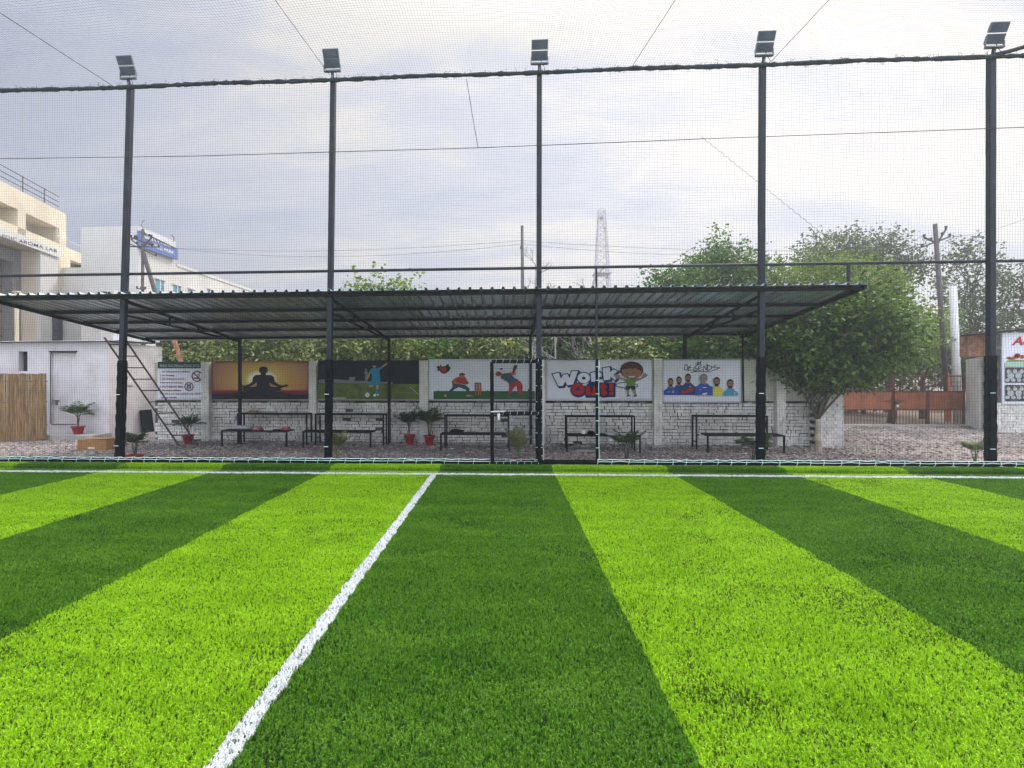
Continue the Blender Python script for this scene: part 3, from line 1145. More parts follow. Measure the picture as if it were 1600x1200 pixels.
# lap lines of the sheets
b = MB()
x = RXL + 1.06
while x < RXR:
    b.box(x, x + .006, RY0 + .02, RY1 - .02, 0, .004); x += 1.025
b.v = [(p[0], p[1], p[2] + RZ(p[1]) + .036) for p in b.v]
b.build('lap_seam', M['beam'], can)
for y in (8.62, 9.72, 10.68, 11.62, 12.58):
    b = MB(); b.box(RXL + .05, RXR - .05, y - .02, y + .02, RZ(y) - .02 if y > 8.7 else RZ(y) - .03, RZ(y) + .042)
    b.build('purlin', M['beam'], can)
for xx in (RXL + .03, RXR - .03):
    b = MB(); b.bar((xx, RY0 + .03, RZ(RY0) - .0), (xx, RY1 - .1, RZ(RY1) - .0), .045, .07); b.build('edge_beam', M['beam'], can)
posts = [at(375, 600, 12.6).x, at(608, 600, 12.6).x, at(829, 600, 12.6).x, at(1070, 600, 12.6).x]
for i, pxx in enumerate(posts):
    b = MB(); b.box(pxx - .035, pxx + .035, 12.56, 12.63, GZ, RZ(12.6) - .02); p = b.build('post', M['beam'], can)
    b = MB(); b.box(pxx - .09, pxx + .09, 12.51, 12.69, GZ, GZ + .012); b.build('post_foot', M['beam'], p)
    fx = (pole_x[i][0] + pole_x[i][1]) / 2
    b = MB()
    A, B_ = Vector((fx + .03, 8.72, RZ(8.72) - .06)), Vector((pxx, 12.55, RZ(12.6) - .06))
    C_ = Vector((fx + .03, 8.72, 2.90))
    b.bar(A, B_, .045); b.bar(C_, B_ + Vector((0, 0, -.02)), .04)
    for f in (.30, .55, .78):
        b.bar(A.lerp(B_, f), C_.lerp(B_, f), .03)
    b.build('truss', M['beam'], can)
b = MB()
b.box(at(1332, 430, YF).x - .02, at(1332, 430, YF).x + .02, YF + .08, YF + .12, 3.27, 3.72)
tag(b.build('strut', M['pole']), 'short dark upright between canopy corner and middle rail', 'strut')
p = at(1160, 600, 12.35)
b = MB(); b.tube([(p.x, 12.30, 1.02), (p.x, 12.32, 2.76)], .02, 6)
tag(b.build('pipe', M['black']), 'thin black pipe hanging at the right edge of the cricketers banner', 'pipe')

# ------------------------------------------------------------------ whitewashed wall
WX0 = -10.42
WX1 = onp(1317, 640, (0, 12.45, 0), (0.045, 1, 0)).x
wall = thing('brick_wall', 'whitewashed brick boundary wall carrying the banners', 'wall', (0, 12.9, GZ))
ZB = 1.03
WTOP = 2.14


def wallbox(b, x0, x1, o0, o1, z0, z1, mi=0):
    vs = []
    for z in (z0, z1):
        for (x, o) in ((x0, o0), (x1, o0), (x1, o1), (x0, o1)):
            vs.append((x, WALLY(x) + o, z))
    b.add(vs, [(0, 3, 2, 1), (4, 5, 6, 7), (0, 1, 5, 4), (1, 2, 6, 5), (2, 3, 7, 6), (3, 0, 4, 7)], mi)


b = MB(); wallbox(b, WX0, WX1 - .1, .0, .22, GZ - .05, ZB); b.build('mortar_bed', M['mortar'], wall)
b = MB()
rb = random.Random(9)
z = GZ + .004
row = 0
while z < ZB - .07:
    x = WX0 + (0 if row % 2 else -.11)
    while x < WX1 - .15:
        w = .215 * rb.uniform(.82, 1.12) if rb.random() > .18 else .11
        g = rb.choice((.003, .005, .008, .012, .018, .024))
        if rb.random() > .012 and x > WX0 - .02:
            o = -rb.uniform(.014, .034)
            h = .087 - rb.choice((.002, .004, .008, .014))
            x1 = min(x + w - g, WX1 - .12)
            vs = []
            dz = rb.uniform(-.003, .003)
            for (oo, c) in ((.01, 0), (o, .004)):
                for (xx, zz) in ((x + c, z + c + dz), (x1 - c, z + c + rb.uniform(-.003, .003)), (x1 - c, z + h - c + dz), (x + c, z + h - c + rb.uniform(-.003, .003))):
                    vs.append((xx, WALLY(xx) + oo, zz))
            b.add(vs, [(7, 6, 5, 4)[::-1], (0, 1, 5, 4), (1, 2, 6, 5), (2, 3, 7, 6), (3, 0, 4, 7)])
        x += w
    z += .087
    row += 1
b.build('brickwork', M['brick_w'], wall)
b = MB(); wallbox(b, WX0, WX1 - .1, -.03, .2, ZB, WTOP - .03); b.build('plaster_band', M['plaster'], wall)
b = MB(); wallbox(b, WX0 - .02, WX1 - .08, -.045, .22, WTOP - .03, WTOP + .0); b.build('coping', M['conc'], wall)
for (xa, xb_) in ((316, 328), (484, 495), (656, 669), (846, 852), (1021, 1034), (1212, 1226)):
    X0 = onp(xa, 640, (0, 12.65, 0), (0.045, 1, 0)).x; X1 = onp(xb_, 640, (0, 12.65, 0), (.045, 1, 0)).x
    b = MB()
    wallbox(b, X0, X1, -.14, .0, GZ, ZB)
    wallbox(b, X0 - .004, X1 + .004, -.15, .0, ZB, WTOP + .01)
    zz = GZ + .01
    while zz < WTOP - .08:       # brick courses of the pier
        cut = rb.uniform(.3, .7)
        xm = X0 + (X1 - X0) * cut
        for (q0, q1) in ((X0 + .004, xm - .004), (xm + .004, X1 - .004)):
            wallbox(b, q0, q1, -.155 - rb.uniform(0, .01), -.1, zz, zz + .078)
        zz += .087
    b.build('pier', M['brick_w'], wall)
# thick end pier by the tree
b = MB()
X0 = onp(1283, 640, (0, 12.3, 0), (.045, 1, 0)).x
wallbox(b, X0, WX1 + .05, -.22, .24, GZ, 1.62)
zz = GZ + .01; row = 0
while zz < 1.80:
    x = X0 + (0.0 if row % 2 else .06)
    while x < WX1 + .04 - (0.0 if zz < 1.5 else (zz - 1.5) * .8):
        wallbox(b, x, min(x + .2, WX1 + .055), -.235 - rb.uniform(0, .012), .1, zz, zz + .08); x += .215
    zz += .087; row += 1
b.build('end_pier', M['brick_w'], wall)


# ------------------------------------------------------------------ printing on the wall plane
def wp(px, py, off):
    """point of the wall plane (or a plane `off` metres in front of it) seen at the measured pixel"""
    return onp(px, py, (0, 12.75 - off, 0), (0.045, 1, 0))


class Art:
    def __init__(s, ox, oy, sc, off, parent, plane=wp):
        s.ox, s.oy, s.sc, s.off, s.parent, s.plane = ox, oy, sc, off, parent, plane
        s.k = 0

    def P(s, x, y, k):
        return s.plane(s.ox + x / s.sc, s.oy + y / s.sc, s.off + .0025 * (k + 1))

    def poly(s, name, color, polys, k=None):
        if k is None:
            s.k += 1; k = s.k
        b = MB()
        for pl in polys:
            b.poly([s.P(x, y, k) for (x, y) in pl])
        if len(polys) > 1 and name in ('light_gap', 'distant_player', 'player_skin', 'pitch_line', 'fielder_shoes', 'batsman_arms', 'batsman_gloves', 'letter_holes', 'boy_limbs', 'boy_shorts', 'player_boots', 'stumps', 'player_faces', 'player_shirts', 'fielder_skin', 'out_letters', 'work_letters', 'shirt_badge'):
            return build_split(b, name, INK[color], s.parent)[0]
        return b.build(name, INK[color], s.parent)

    def text(s, name, color, string, box, k=None, bold=0.0, italic=0.0, space=1.0):
        """box: corners top-left, top-right, bottom-right, bottom-left in crop coordinates"""
        if k is None:
            s.k += 1; k = s.k
        cu = bpy.data.curves.new('t', 'FONT'); cu.body = string; cu.offset = bold; cu.resolution_u = 3
        cu.shear = italic; cu.space_character = space
        ob = bpy.data.objects.new('t', cu); COL.objects.link(ob)
        dg = bpy.context.evaluated_depsgraph_get(); dg.update()
        me = bpy.data.meshes.new_from_object(ob.evaluated_get(dg))
        bpy.data.objects.remove(ob)
        co = np.array([v.co[:] for v in me.vertices])
        mn, mx = co.min(0), co.max(0)
        tl, tr, br, bl = [np.array(p, float) for p in box]
        for v in me.vertices:
            u = (v.co.x - mn[0]) / (mx[0] - mn[0]); w = (v.co.y - mn[1]) / (mx[1] - mn[1])
            q = (bl * (1 - u) + br * u) * (1 - w) + (tl * (1 - u) + tr * u) * w
            v.co = s.P(q[0], q[1], k)
        inv = root_matrix(s.parent).inverted()
        for v in me.vertices: v.co = inv @ v.co
        me.materials.clear(); me.materials.append(INK[color]); me.name = name
        o = bpy.data.objects.new(name, me); COL.objects.link(o); o.parent = s.parent
        return o


def R4(x0, y0, x1, y1):
    return ((x0, y0), (x1, y0), (x1, y1), (x0, y1))


def ell(cx, cy, rx, ry, n=20, a0=0, a1=2 * pi):
    return [(cx + rx * cos(a0 + (a1 - a0) * k / n), cy + ry * sin(a0 + (a1 - a0) * k / n)) for k in range(n if a1 - a0 > 6.2 else n + 1)]


def sheet_mesh(px0, py0, px1, py1, off, m, parent, name='sheet', corners=None, nx=40, nz=14, wr=.006, seed=0):
    """a slightly rippled vinyl sheet"""
    b = MB()
    c = corners or ((px0, py0), (px1, py0), (px1, py1), (px0, py1))
    vs = []
    for j in range(nz + 1):
        for i in range(nx + 1):
            u, v = i / nx, j / nz
            qx = (c[0][0] * (1 - u) + c[1][0] * u) * (1 - v) + (c[3][0] * (1 - u) + c[2][0] * u) * v
            qy = (c[0][1] * (1 - u) + c[1][1] * u) * (1 - v) + (c[3][1] * (1 - u) + c[2][1] * u) * v
            p = wp(qx, qy, off)
            e = min(1, 6 * v * (1 - v) * 1.2)
            # folds running from the tied top corners
            d0 = math.hypot(u * 2.6, v); d1 = math.hypot((1 - u) * 2.6, v)
            f = sin(math.atan2(v, u * 2.6 + .01) * 22) * math.exp(-d0 * 1.8) + sin(math.atan2(v, (1 - u) * 2.6 + .01) * 20) * math.exp(-d1 * 1.8)
            p.y += wr * (noise.noise(Vector((u * 7 + seed, v * 3, seed))) - .35 + .55 * f) * (.3 + e)
            vs.append(p)
    fs = [(j * (nx + 1) + i, (j + 1) * (nx + 1) + i, (j + 1) * (nx + 1) + i + 1, j * (nx + 1) + i + 1) for j in range(nz) for i in range(nx)]
    b.add(vs, fs)
    o = b.build(name, m, parent, True)
    md = o.modifiers.new('t', 'SOLIDIFY'); md.thickness = .0015
    return o


def hem(px0, py0, px1, py1, off, parent, m, w=.03):
    b = MB()
    c = [wp(*p, off) for p in ((px0, py0), (px1, py0), (px1, py1), (px0, py1))]
    for i in range(4):
        b.bar(c[i], c[(i + 1) % 4], w, .004, up=(0, 1, 0))
    return b.build('hem', m, parent)


# rules, painted straight on the wall between hut and first pier
rules = thing('rules_sign', 'painted rules and regulations notice in dark red lettering with no smoking symbols', 'sign', wp(285, 595, .06))
sheet_mesh(246, 565, 316, 625, .045, INK['white'], rules, 'painted_panel', wr=0.0)
A = Art(240, 555, 14.12, .05, rules)
A.poly('header_band', 'dgreen', [R4(90, 142, 1070, 292)])
A.text('header_text', 'pale', 'RULES AND REGULATIONS OF CLU', R4(140, 200, 1050, 262), bold=.02)
rows = [('1. Pay full payment in advance', 800, 345), ('2. No Smoking', 450, 428), ('3. No Drinking in premise', 680, 505),
        ('4. No Alcoholic beverages', 645, 588), ('5. Use Dustbin for litters', 655, 670), ('6. No nuisance allowed', 605, 752),
        ('7. Arena is not responsible for any valued', 1030, 832), ('    and any injuries.', 515, 912)]
for s_, xr, yt in rows:
    x0 = 135 if s_[0] != ' ' else 160
    A.text('rule_line', 'maroon', s_.strip(), R4(x0, yt, xr, yt + 42), k=3, bold=.03)


def ring(cx, cy, r, w, n=28):
    out = []
    for k in range(n):
        a, c = 2 * pi * k / n, 2 * pi * (k + 1) / n
        out.append(((cx + r * cos(a), cy + r * sin(a)), (cx + r * cos(c), cy + r * sin(c)), (cx + (r - w) * cos(c), cy + (r - w) * sin(c)), (cx + (r - w) * cos(a), cy + (r - w) * sin(a))))
    return out


def stroke(pts, w):
    out = []
    for (a, c) in zip(pts[:-1], pts[1:]):
        dx, dy = c[0] - a[0], c[1] - a[1]
        l = math.hypot(dx, dy) or 1
        nx, ny = -dy / l * w / 2, dx / l * w / 2
        ex, ey = dx / l * w * .3, dy / l * w * .3
        out.append(((a[0] + nx - ex, a[1] + ny - ey), (c[0] + nx + ex, c[1] + ny + ey), (c[0] - nx + ex, c[1] - ny + ey), (a[0] - nx - ex, a[1] - ny - ey)))
    return out


A.poly('no_smoking_symbol', 'black', [R4(880, 496, 1010, 520)] + stroke([(985, 480), (1015, 450), (980, 430), (1010, 395)], 10), 3)
A.poly('no_smoking_ring', 'maroon', ring(958, 465, 122, 24) + stroke([(878, 385), (1035, 545)], 26), 4)
A.poly('prohibition_symbol', 'black', [ell(748, 650, 16, 16, 10), R4(735, 665, 762, 720), R4(790, 630, 815, 740)] + stroke([(760, 680), (800, 660)], 12) + stroke([(745, 715), (730, 760)], 10) + stroke([(752, 715), (765, 760)], 10), 3)
A.poly('prohibition_ring', 'maroon', ring(778, 692, 100, 18), 4)

# yoga banner
yb = thing('yoga_banner', 'orange sunset banner with a black silhouette meditating cross-legged', 'banner', wp(405, 595, .1), 0, 'vinyl banners hung on the wall')


def mat_yoga():
    m = mat('yoga_print', (0.5, 0.3, 0.02), 0.4)
    t = m.node_tree
    L = t.links.new
    tc = N(t, 'ShaderNodeTexCoord'); mp = N(t, 'ShaderNodeMapping')
    mp.inputs['Location'].default_value = (-.52, 0, -.50); L(tc.outputs['Generated'], mp.inputs[0])
    sc = N(t, 'ShaderNodeVectorMath', operation='MULTIPLY'); sc.inputs[1].default_value = (1.0, 0, .62); L(mp.outputs[0], sc.inputs[0])
    ln = N(t, 'ShaderNodeVectorMath', operation='LENGTH'); L(sc.outputs[0], ln.inputs[0])
    cr = N(t, 'ShaderNodeValToRGB'); e = cr.color_ramp.elements
    e[0].position = .12; e[0].color = (.80, .72, .45, 1)
    e[1].position = .55; e[1].color = (.20, .048, .012, 1)
    k = e.new(.17); k.color = (.50, .35, .012, 1)
    k = e.new(.30); k.color = (.42, .20, .008, 1)
    L(ln.outputs['Value'], cr.inputs[0]); L(cr.outputs[0], t.nodes['Principled BSDF'].inputs['Base Color'])
    return m


sheet_mesh(331, 564, 482, 624, .10, mat_yoga(), yb, wr=.012, seed=3)
A = Art(240, 550, 6.154, .112, yb)
A.poly('printed_ground', 'maroon', [R4(560, 368, 1486, 412)])
A.poly('printed_rock', 'black', [[(560, 400), (700, 395), (850, 385), (1050, 378), (1230, 386), (1350, 405), (1486, 402), (1486, 452), (560, 452)]])
sil = [(1055, 138), (1085, 145), (1097, 170), (1092, 195), (1078, 208), (1082, 222), (1130, 222), (1155, 240), (1165, 285), (1200, 312),
       (1240, 322), (1262, 318), (1275, 308), (1285, 315), (1304, 322), (1280, 332), (1255, 338), (1215, 350), (1235, 358), (1200, 375), (1120, 388),
       (1050, 392), (960, 388), (880, 378), (835, 352), (870, 345), (835, 335), (800, 325), (835, 318), (880, 322), (925, 305), (948, 285),
       (958, 240), (980, 222), (1028, 220), (1032, 208), (1015, 190), (1012, 165), (1028, 144)]
A.poly('meditating_silhouette', 'black', [sil])
A.poly('light_gap', 'tan', [[(990, 290), (992, 325), (975, 335), (920, 332), (960, 315)], [(1113, 295), (1150, 318), (1195, 330), (1150, 335), (1118, 328)]])

# football banner
fb = thing('football_banner', 'dark stadium banner with a footballer in blue about to kick a ball', 'banner', wp(576, 595, .1), 0, 'vinyl banners hung on the wall')
sheet_mesh(497, 563, 656, 625, .10, INK['stadium'], fb, wr=.012, seed=5)
A = Art(490, 550, 8.42, .112, fb)
A.poly('printed_grass', 'field', [R4(62, 420, 1396, 622)])
A.poly('printed_boards', 'grey', [[(70, 365), (240, 355), (560, 380), (1040, 395), (1040, 418), (70, 412)]])
A.poly('distant_player', 'grey', [ell(690, 235, 14, 20, 10), [(665, 260), (715, 255), (712, 320), (700, 410), (672, 410), (680, 320)], [(470, 330), (550, 325), (545, 360), (500, 410), (470, 405)]])
A.poly('player_skin', 'tan', [ell(800, 178, 24, 30, 14), [(895, 185), (965, 140), (985, 135), (975, 155), (910, 205)], [(728, 270), (745, 285), (735, 320), (705, 370), (695, 360), (715, 310)], [(735, 430), (790, 425), (790, 445), (745, 470), (722, 455)], [(822, 430), (862, 432), (855, 490), (820, 490)]])
A.poly('player_kit', 'teal', [[(770, 212), (840, 212), (895, 188), (910, 208), (868, 240), (880, 390), (878, 440), (815, 435), (730, 440), (722, 405), (765, 370), (765, 285), (740, 290), (728, 270), (748, 230)], [(820, 488), (856, 488), (852, 548), (815, 548)]])
A.poly('player_hair', 'black', [ell(798, 165, 26, 18, 12)])
A.poly('player_boots', 'white', [[(785, 560), (815, 548), (825, 570), (812, 586), (785, 584)], [(830, 556), (850, 550), (862, 566), (840, 576)]])
A.poly('ball', 'white', [ell(708, 565, 31, 31, 18)])
A.poly('ball_patches', 'black', [ell(710, 568, 10, 10, 5), ell(690, 548, 6, 6, 5), ell(728, 546, 6, 6, 5), ell(690, 586, 6, 5, 5), ell(730, 584, 5, 6, 5)])
A.poly('pitch_line', 'pale', [[(250, 600), (430, 598), (430, 612), (250, 616)], [(1260, 460), (1268, 458), (1385, 552), (1375, 560)]])
hem(497, 624, 656, 624.5, .12, fb, INK['pale'], .012)

# cricket banner
kb = thing('cricket_banner', 'white banner printed with a cricket fielder, stumps and a swinging batsman', 'banner', wp(756, 595, .1), 0, 'vinyl banners hung on the wall')
sheet_mesh(669, 561, 842, 626, .10, M['vinyl_w'], kb, wr=.012, seed=8)
A = Art(660, 550, 8.42, .112, kb)
A.poly('printed_grass', 'pitch', [[(145, 515), (200, 512), (210, 500), (222, 513), (370, 512), (380, 500), (395, 513), (850, 512), (858, 496), (870, 512), (1050, 513), (1385, 514), (1400, 480), (1415, 514), (1480, 514), (1480, 620), (145, 620)]])
A.poly('fielder_trousers', 'jeans', [[(390, 420), (560, 430), (620, 480), (622, 560), (585, 560), (575, 500), (480, 462), (420, 490), (370, 565), (322, 560), (345, 520), (400, 455)]])
A.poly('fielder_shirt', 'shirtred', [[(490, 320), (560, 325), (585, 370), (612, 405), (600, 428), (545, 425), (470, 425), (395, 422), (385, 385), (420, 350)]])
A.poly('fielder_skin', 'orange', [ell(522, 318, 30, 26, 14), [(400, 385), (430, 350), (450, 370), (445, 400), (520, 410), (520, 422), (410, 415)]])
A.poly('fielder_cap', 'black', [[(483, 300), (492, 280), (530, 274), (560, 288), (572, 302), (545, 302), (510, 298), (485, 318)]])
A.poly('fielder_shoes', 'tan', [[(275, 585), (300, 558), (325, 570), (325, 586)], [(575, 585), (590, 558), (640, 568), (665, 580), (660, 588)]])
A.poly('stumps', 'orange', [R4(692, 415, 706, 570), R4(728, 415, 742, 570), R4(758, 415, 772, 570)])
A.poly('stump_outline', 'black', [R4(688, 404, 776, 414), R4(686, 412, 691, 575), R4(706, 414, 711, 575), R4(722, 414, 727, 575), R4(743, 414, 748, 575), R4(773, 412, 777, 575)])
A.poly('glove_splash', 'black', [[(185, 200), (205, 185), (195, 170), (225, 190), (240, 160), (255, 190), (300, 185), (320, 165), (350, 160), (345, 185), (372, 205), (355, 240), (330, 265), (290, 285), (250, 275), (225, 245), (190, 245), (205, 225)]])
A.poly('glove', 'shirtred', [[(215, 195), (240, 185), (262, 205), (300, 195), (325, 215), (315, 250), (285, 272), (250, 255), (225, 225)]])
A.poly('ball', 'black', [ell(1040, 222, 22, 12, 14)])
A.poly('batsman_trousers', 'red', [[(1140, 420), (1180, 405), (1260, 370), (1300, 400), (1316, 440), (1312, 555), (1255, 555), (1240, 450), (1222, 450), (1185, 500), (1165, 548), (1128, 545), (1140, 480)]])
A.poly('batsman_shirt', 'jeans', [[(1060, 285), (1110, 275), (1165, 290), (1210, 340), (1262, 368), (1185, 408), (1140, 418), (1105, 380), (1060, 365), (1030, 340), (1045, 300)]])
A.poly('batsman_arms', 'shirtred', [[(1100, 280), (1180, 262), (1225, 262), (1228, 290), (1200, 305), (1150, 300)], ell(1002, 288, 42, 30, 14), [(1140, 500), (1180, 520), (1170, 550), (1120, 555)]])
A.poly('bat', 'brownhair', [[(1205, 170), (1248, 170), (1240, 215), (1205, 270), (1185, 262)]])
A.poly('batsman_gloves', 'orange', [ell(1175, 275, 14, 14, 10), ell(1215, 285, 15, 16, 10), ell(1065, 352, 16, 12, 10)])

# work out banner
wb = thing('workout_banner', 'white banner reading Work Out beside a cartoon boy with a skipping rope', 'banner', wp(935, 595, .1), 0, 'vinyl banners hung on the wall')
sheet_mesh(853, 562, 1019, 626, .10, M['vinyl_w'], wb, wr=.016, seed=11)
A = Art(845, 550, 8.42, .112, wb)


def grow(pl, d):
    cx = sum(p[0] for p in pl) / len(pl); cy = sum(p[1] for p in pl) / len(pl)
    ar = sum(pl[i][0] * pl[(i + 1) % len(pl)][1] - pl[(i + 1) % len(pl)][0] * pl[i][1] for i in range(len(pl)))
    sg = 1 if ar > 0 else -1
    out = []
    n = len(pl)
    for i in range(n):
        p0, p1, p2 = Vector(pl[i - 1]), Vector(pl[i]), Vector(pl[(i + 1) % n])
        a, c = (p1 - p0).normalized(), (p2 - p1).normalized()
        nn = Vector((a.y + c.y, -(a.x + c.x))) * sg
        if nn.length < .2: nn = Vector((a.y, -a.x)) * sg * 2
        nn = nn.normalized() * d * min(1.6, 1 / max(.5, math.sqrt(max(.01, (1 + a.dot(c)) / 2))))
        out.append((p1.x + nn.x, p1.y + nn.y))
    return out


Wl = [(155, 292), (238, 272), (262, 352), (296, 298), (352, 292), (380, 350), (405, 255), (488, 250), (425, 425), (350, 438), (322, 388), (290, 445), (232, 448)]
Ol = ell(565, 342, 82, 68, 28)
rl_ = [(655, 275), (725, 260), (735, 285), (775, 262), (800, 285), (798, 325), (765, 330), (735, 345), (732, 388), (665, 390)]
kl = [(815, 215), (905, 198), (912, 270), (955, 228), (1010, 250), (955, 300), (1010, 330), (975, 372), (915, 320), (912, 362), (830, 370)]
BO = ell(488, 487, 88, 80, 28)
BU = [(590, 455), (650, 455), (650, 520), (665, 530), (680, 520), (680, 455), (745, 455), (745, 570), (600, 570), (590, 545)]
BT = [(775, 440), (795, 440), (795, 415), (850, 415), (850, 440), (870, 440), (870, 475), (850, 475), (850, 530), (872, 532), (872, 565), (810, 568), (795, 545), (795, 475), (775, 475)]
BE = [(892, 415), (955, 415), (945, 512), (905, 512)]
BD = [(900, 522), (950, 522), (950, 562), (900, 562)]
sh = lambda pl, dx, dy: [(x + dx, y + dy) for (x, y) in pl]
A.poly('letter_shadow', 'navy', [grow(sh(q, 16, 14), 17) for q in (Wl, Ol, rl_, kl)] + [grow(sh(q, 8, 12), 20) for q in (BO, BU, BT, BE, BD)] + [R4(600, 400, 985, 590)])
A.poly('letter_outline', 'navy', [grow(q, 13) for q in (Wl, Ol, rl_, kl)])
A.poly('work_letters', 'white', [Wl, Ol, rl_, kl])
A.poly('out_letters', 'red', [BO, BU, BT, BE, BD])
A.poly('letter_holes', 'navy', [ell(565, 343, 24, 20, 16), ell(488, 487, 28, 26, 16)])
A.poly('rope_print', 'black', stroke([(1130, 398), (1040, 405), (985, 430), (1000, 455), (1110, 475)], 9) + stroke([(1240, 425), (1275, 430), (1275, 455), (1245, 462)], 9))
A.poly('boy_limbs', 'skin2', [[(975, 290), (1030, 300), (1050, 330), (1130, 360), (1120, 385), (1040, 355), (990, 345), (968, 315)], [(1240, 350), (1320, 340), (1350, 290), (1345, 265), (1360, 285), (1375, 265), (1385, 290), (1412, 295), (1395, 325), (1330, 355), (1260, 385)],
                            [(1120, 495), (1165, 495), (1160, 565), (1140, 565)], [(1190, 495), (1240, 495), (1262, 565), (1235, 565)]])
A.poly('boy_shirt', 'green', [[(1130, 355), (1235, 355), (1260, 385), (1238, 398), (1240, 448), (1130, 448), (1130, 398), (1108, 385)]])
A.poly('boy_shorts', 'black', [[(1120, 445), (1242, 445), (1245, 495), (1195, 495), (1182, 470), (1165, 495), (1112, 495)], [(1125, 588), (1140, 565), (1175, 568), (1172, 582)], [(1222, 588), (1230, 565), (1262, 568), (1265, 584)]])
A.poly('boy_hair', 'brownhair', [ell(1196, 240, 152, 116, 30)])
A.poly('boy_face', 'skin', [[(1068, 235), (1090, 225), (1120, 228), (1160, 215), (1200, 222), (1240, 212), (1262, 225), (1300, 240), (1325, 250), (1330, 285), (1300, 325), (1240, 348), (1180, 352), (1110, 335), (1072, 300)]])
A.poly('boy_smile', 'white', [[(1145, 312), (1240, 310), (1225, 330), (1165, 332)]])
A.poly('boy_eyes', 'black', stroke([(1125, 285), (1140, 272), (1158, 284)], 7) + stroke([(1205, 280), (1220, 268), (1238, 280)], 7) + stroke([(1140, 310), (1190, 318), (1245, 308)], 5))
hem(853, 562.5, 1019, 625.5, .116, wb, M['vinyl_w'], .012)

# legends banner
lb = thing('legends_banner', 'white banner with graffiti lettering over six cricketers in blue and yellow shirts', 'banner', wp(1097, 595, .1), 0, 'vinyl banners hung on the wall')
sheet_mesh(1035, 561, 1160, 630, .10, M['vinyl_w'], lb, wr=.012, seed=14)
A = Art(1020, 550, 8.42, .112, lb)
lt = [
    [(430, 160), (460, 185), (455, 235), (420, 240), (420, 170)], [(500, 175), (475, 200), (470, 245), (520, 235)], [(475, 212), (510, 200)],
    [(585, 175), (545, 205), (535, 245), (575, 250), (590, 220), (560, 215)], [(645, 175), (605, 195), (605, 245), (655, 235)], [(605, 218), (645, 205)],
    [(665, 245), (672, 180), (705, 240), (715, 170)], [(715, 155), (725, 245), (770, 220), (775, 190), (730, 180)],
    [(835, 172), (785, 200), (880, 205), (870, 215), (775, 250)], [(500, 268), (560, 258), (760, 258)], [(565, 155), (598, 165), (590, 130), (610, 150), (635, 125), (630, 160), (600, 165)]]
A.poly('graffiti_lettering', 'black', [q for s_ in lt for q in stroke(s_, 9)])


def bust(cx, top, hw, hh, shw, bot, shirt, face='skin', beard=True, hair='black'):
    cy = top + hh * .5
    neck = cy + hh * .5
    A.poly('player_shirt', shirt, [[(cx - hw * .5, neck - 5), (cx + hw * .5, neck - 5), (cx + shw * .55, neck + 18), (cx + shw, neck + 50), (cx + shw, bot), (cx - shw, bot), (cx - shw, neck + 50), (cx - shw * .55, neck + 18)]])
    A.poly('player_hair', hair, [ell(cx, cy - hh * .08, hw * .56, hh * .47, 16)], A.k + 1)
    A.poly('player_face', face, [ell(cx, cy + hh * .04, hw * .46, hh * .38, 16), [(cx - hw * .25, cy + hh * .3), (cx + hw * .25, cy + hh * .3), (cx + hw * .3, neck + 8), (cx - hw * .3, neck + 8)]], A.k + 2)
    if beard:
        A.poly('player_beard', hair, [[(cx - hw * .44, cy + hh * .1), (cx - hw * .25, cy + hh * .2), (cx + hw * .25, cy + hh * .2), (cx + hw * .44, cy + hh * .1), (cx + hw * .3, cy + hh * .42), (cx - hw * .3, cy + hh * .42)]], A.k + 3)
    A.poly('face_shade', 'black', [R4(cx - hw * .3, cy - hh * .06, cx - hw * .08, cy - hh * .02), R4(cx + hw * .08, cy - hh * .06, cx + hw * .3, cy - hh * .02)], A.k + 3)


bust(345, 325, 66, 110, 85, 568, 'dblue')
bust(235, 345, 68, 115, 92, 568, 'blue')
bust(465, 288, 70, 115, 92, 568, 'dblue')
A.k += 4
A.poly('crossed_arms', 'shirtred', [[(380, 520), (440, 490), (550, 465), (556, 490), (520, 520), (420, 545), (390, 560)]])
bust(868 - 25, 333, 76, 120, 100, 575, 'yellow')
bust(1022, 360, 76, 125, 100, 575, 'cyan')
A.k += 4
bust(672, 290, 84, 125, 118, 570, 'blue', 'skin2', False, 'grey')
A.k += 4
A.poly('shirt_print', 'white', [[(640, 560), (665, 540), (690, 542), (715, 530), (712, 558), (660, 564)], [(612, 492), (640, 498), (635, 506)], R4(655, 462, 708, 472)])
A.poly('shirt_badge', 'pale', [ell(265, 525, 15, 15, 10), ell(490, 455, 12, 12, 10), ell(1075, 545, 12, 18, 10), R4(190, 520, 230, 530)])
hem(1035, 562, 1159.5, 629.5, .118, lb, INK['grey'], .012)

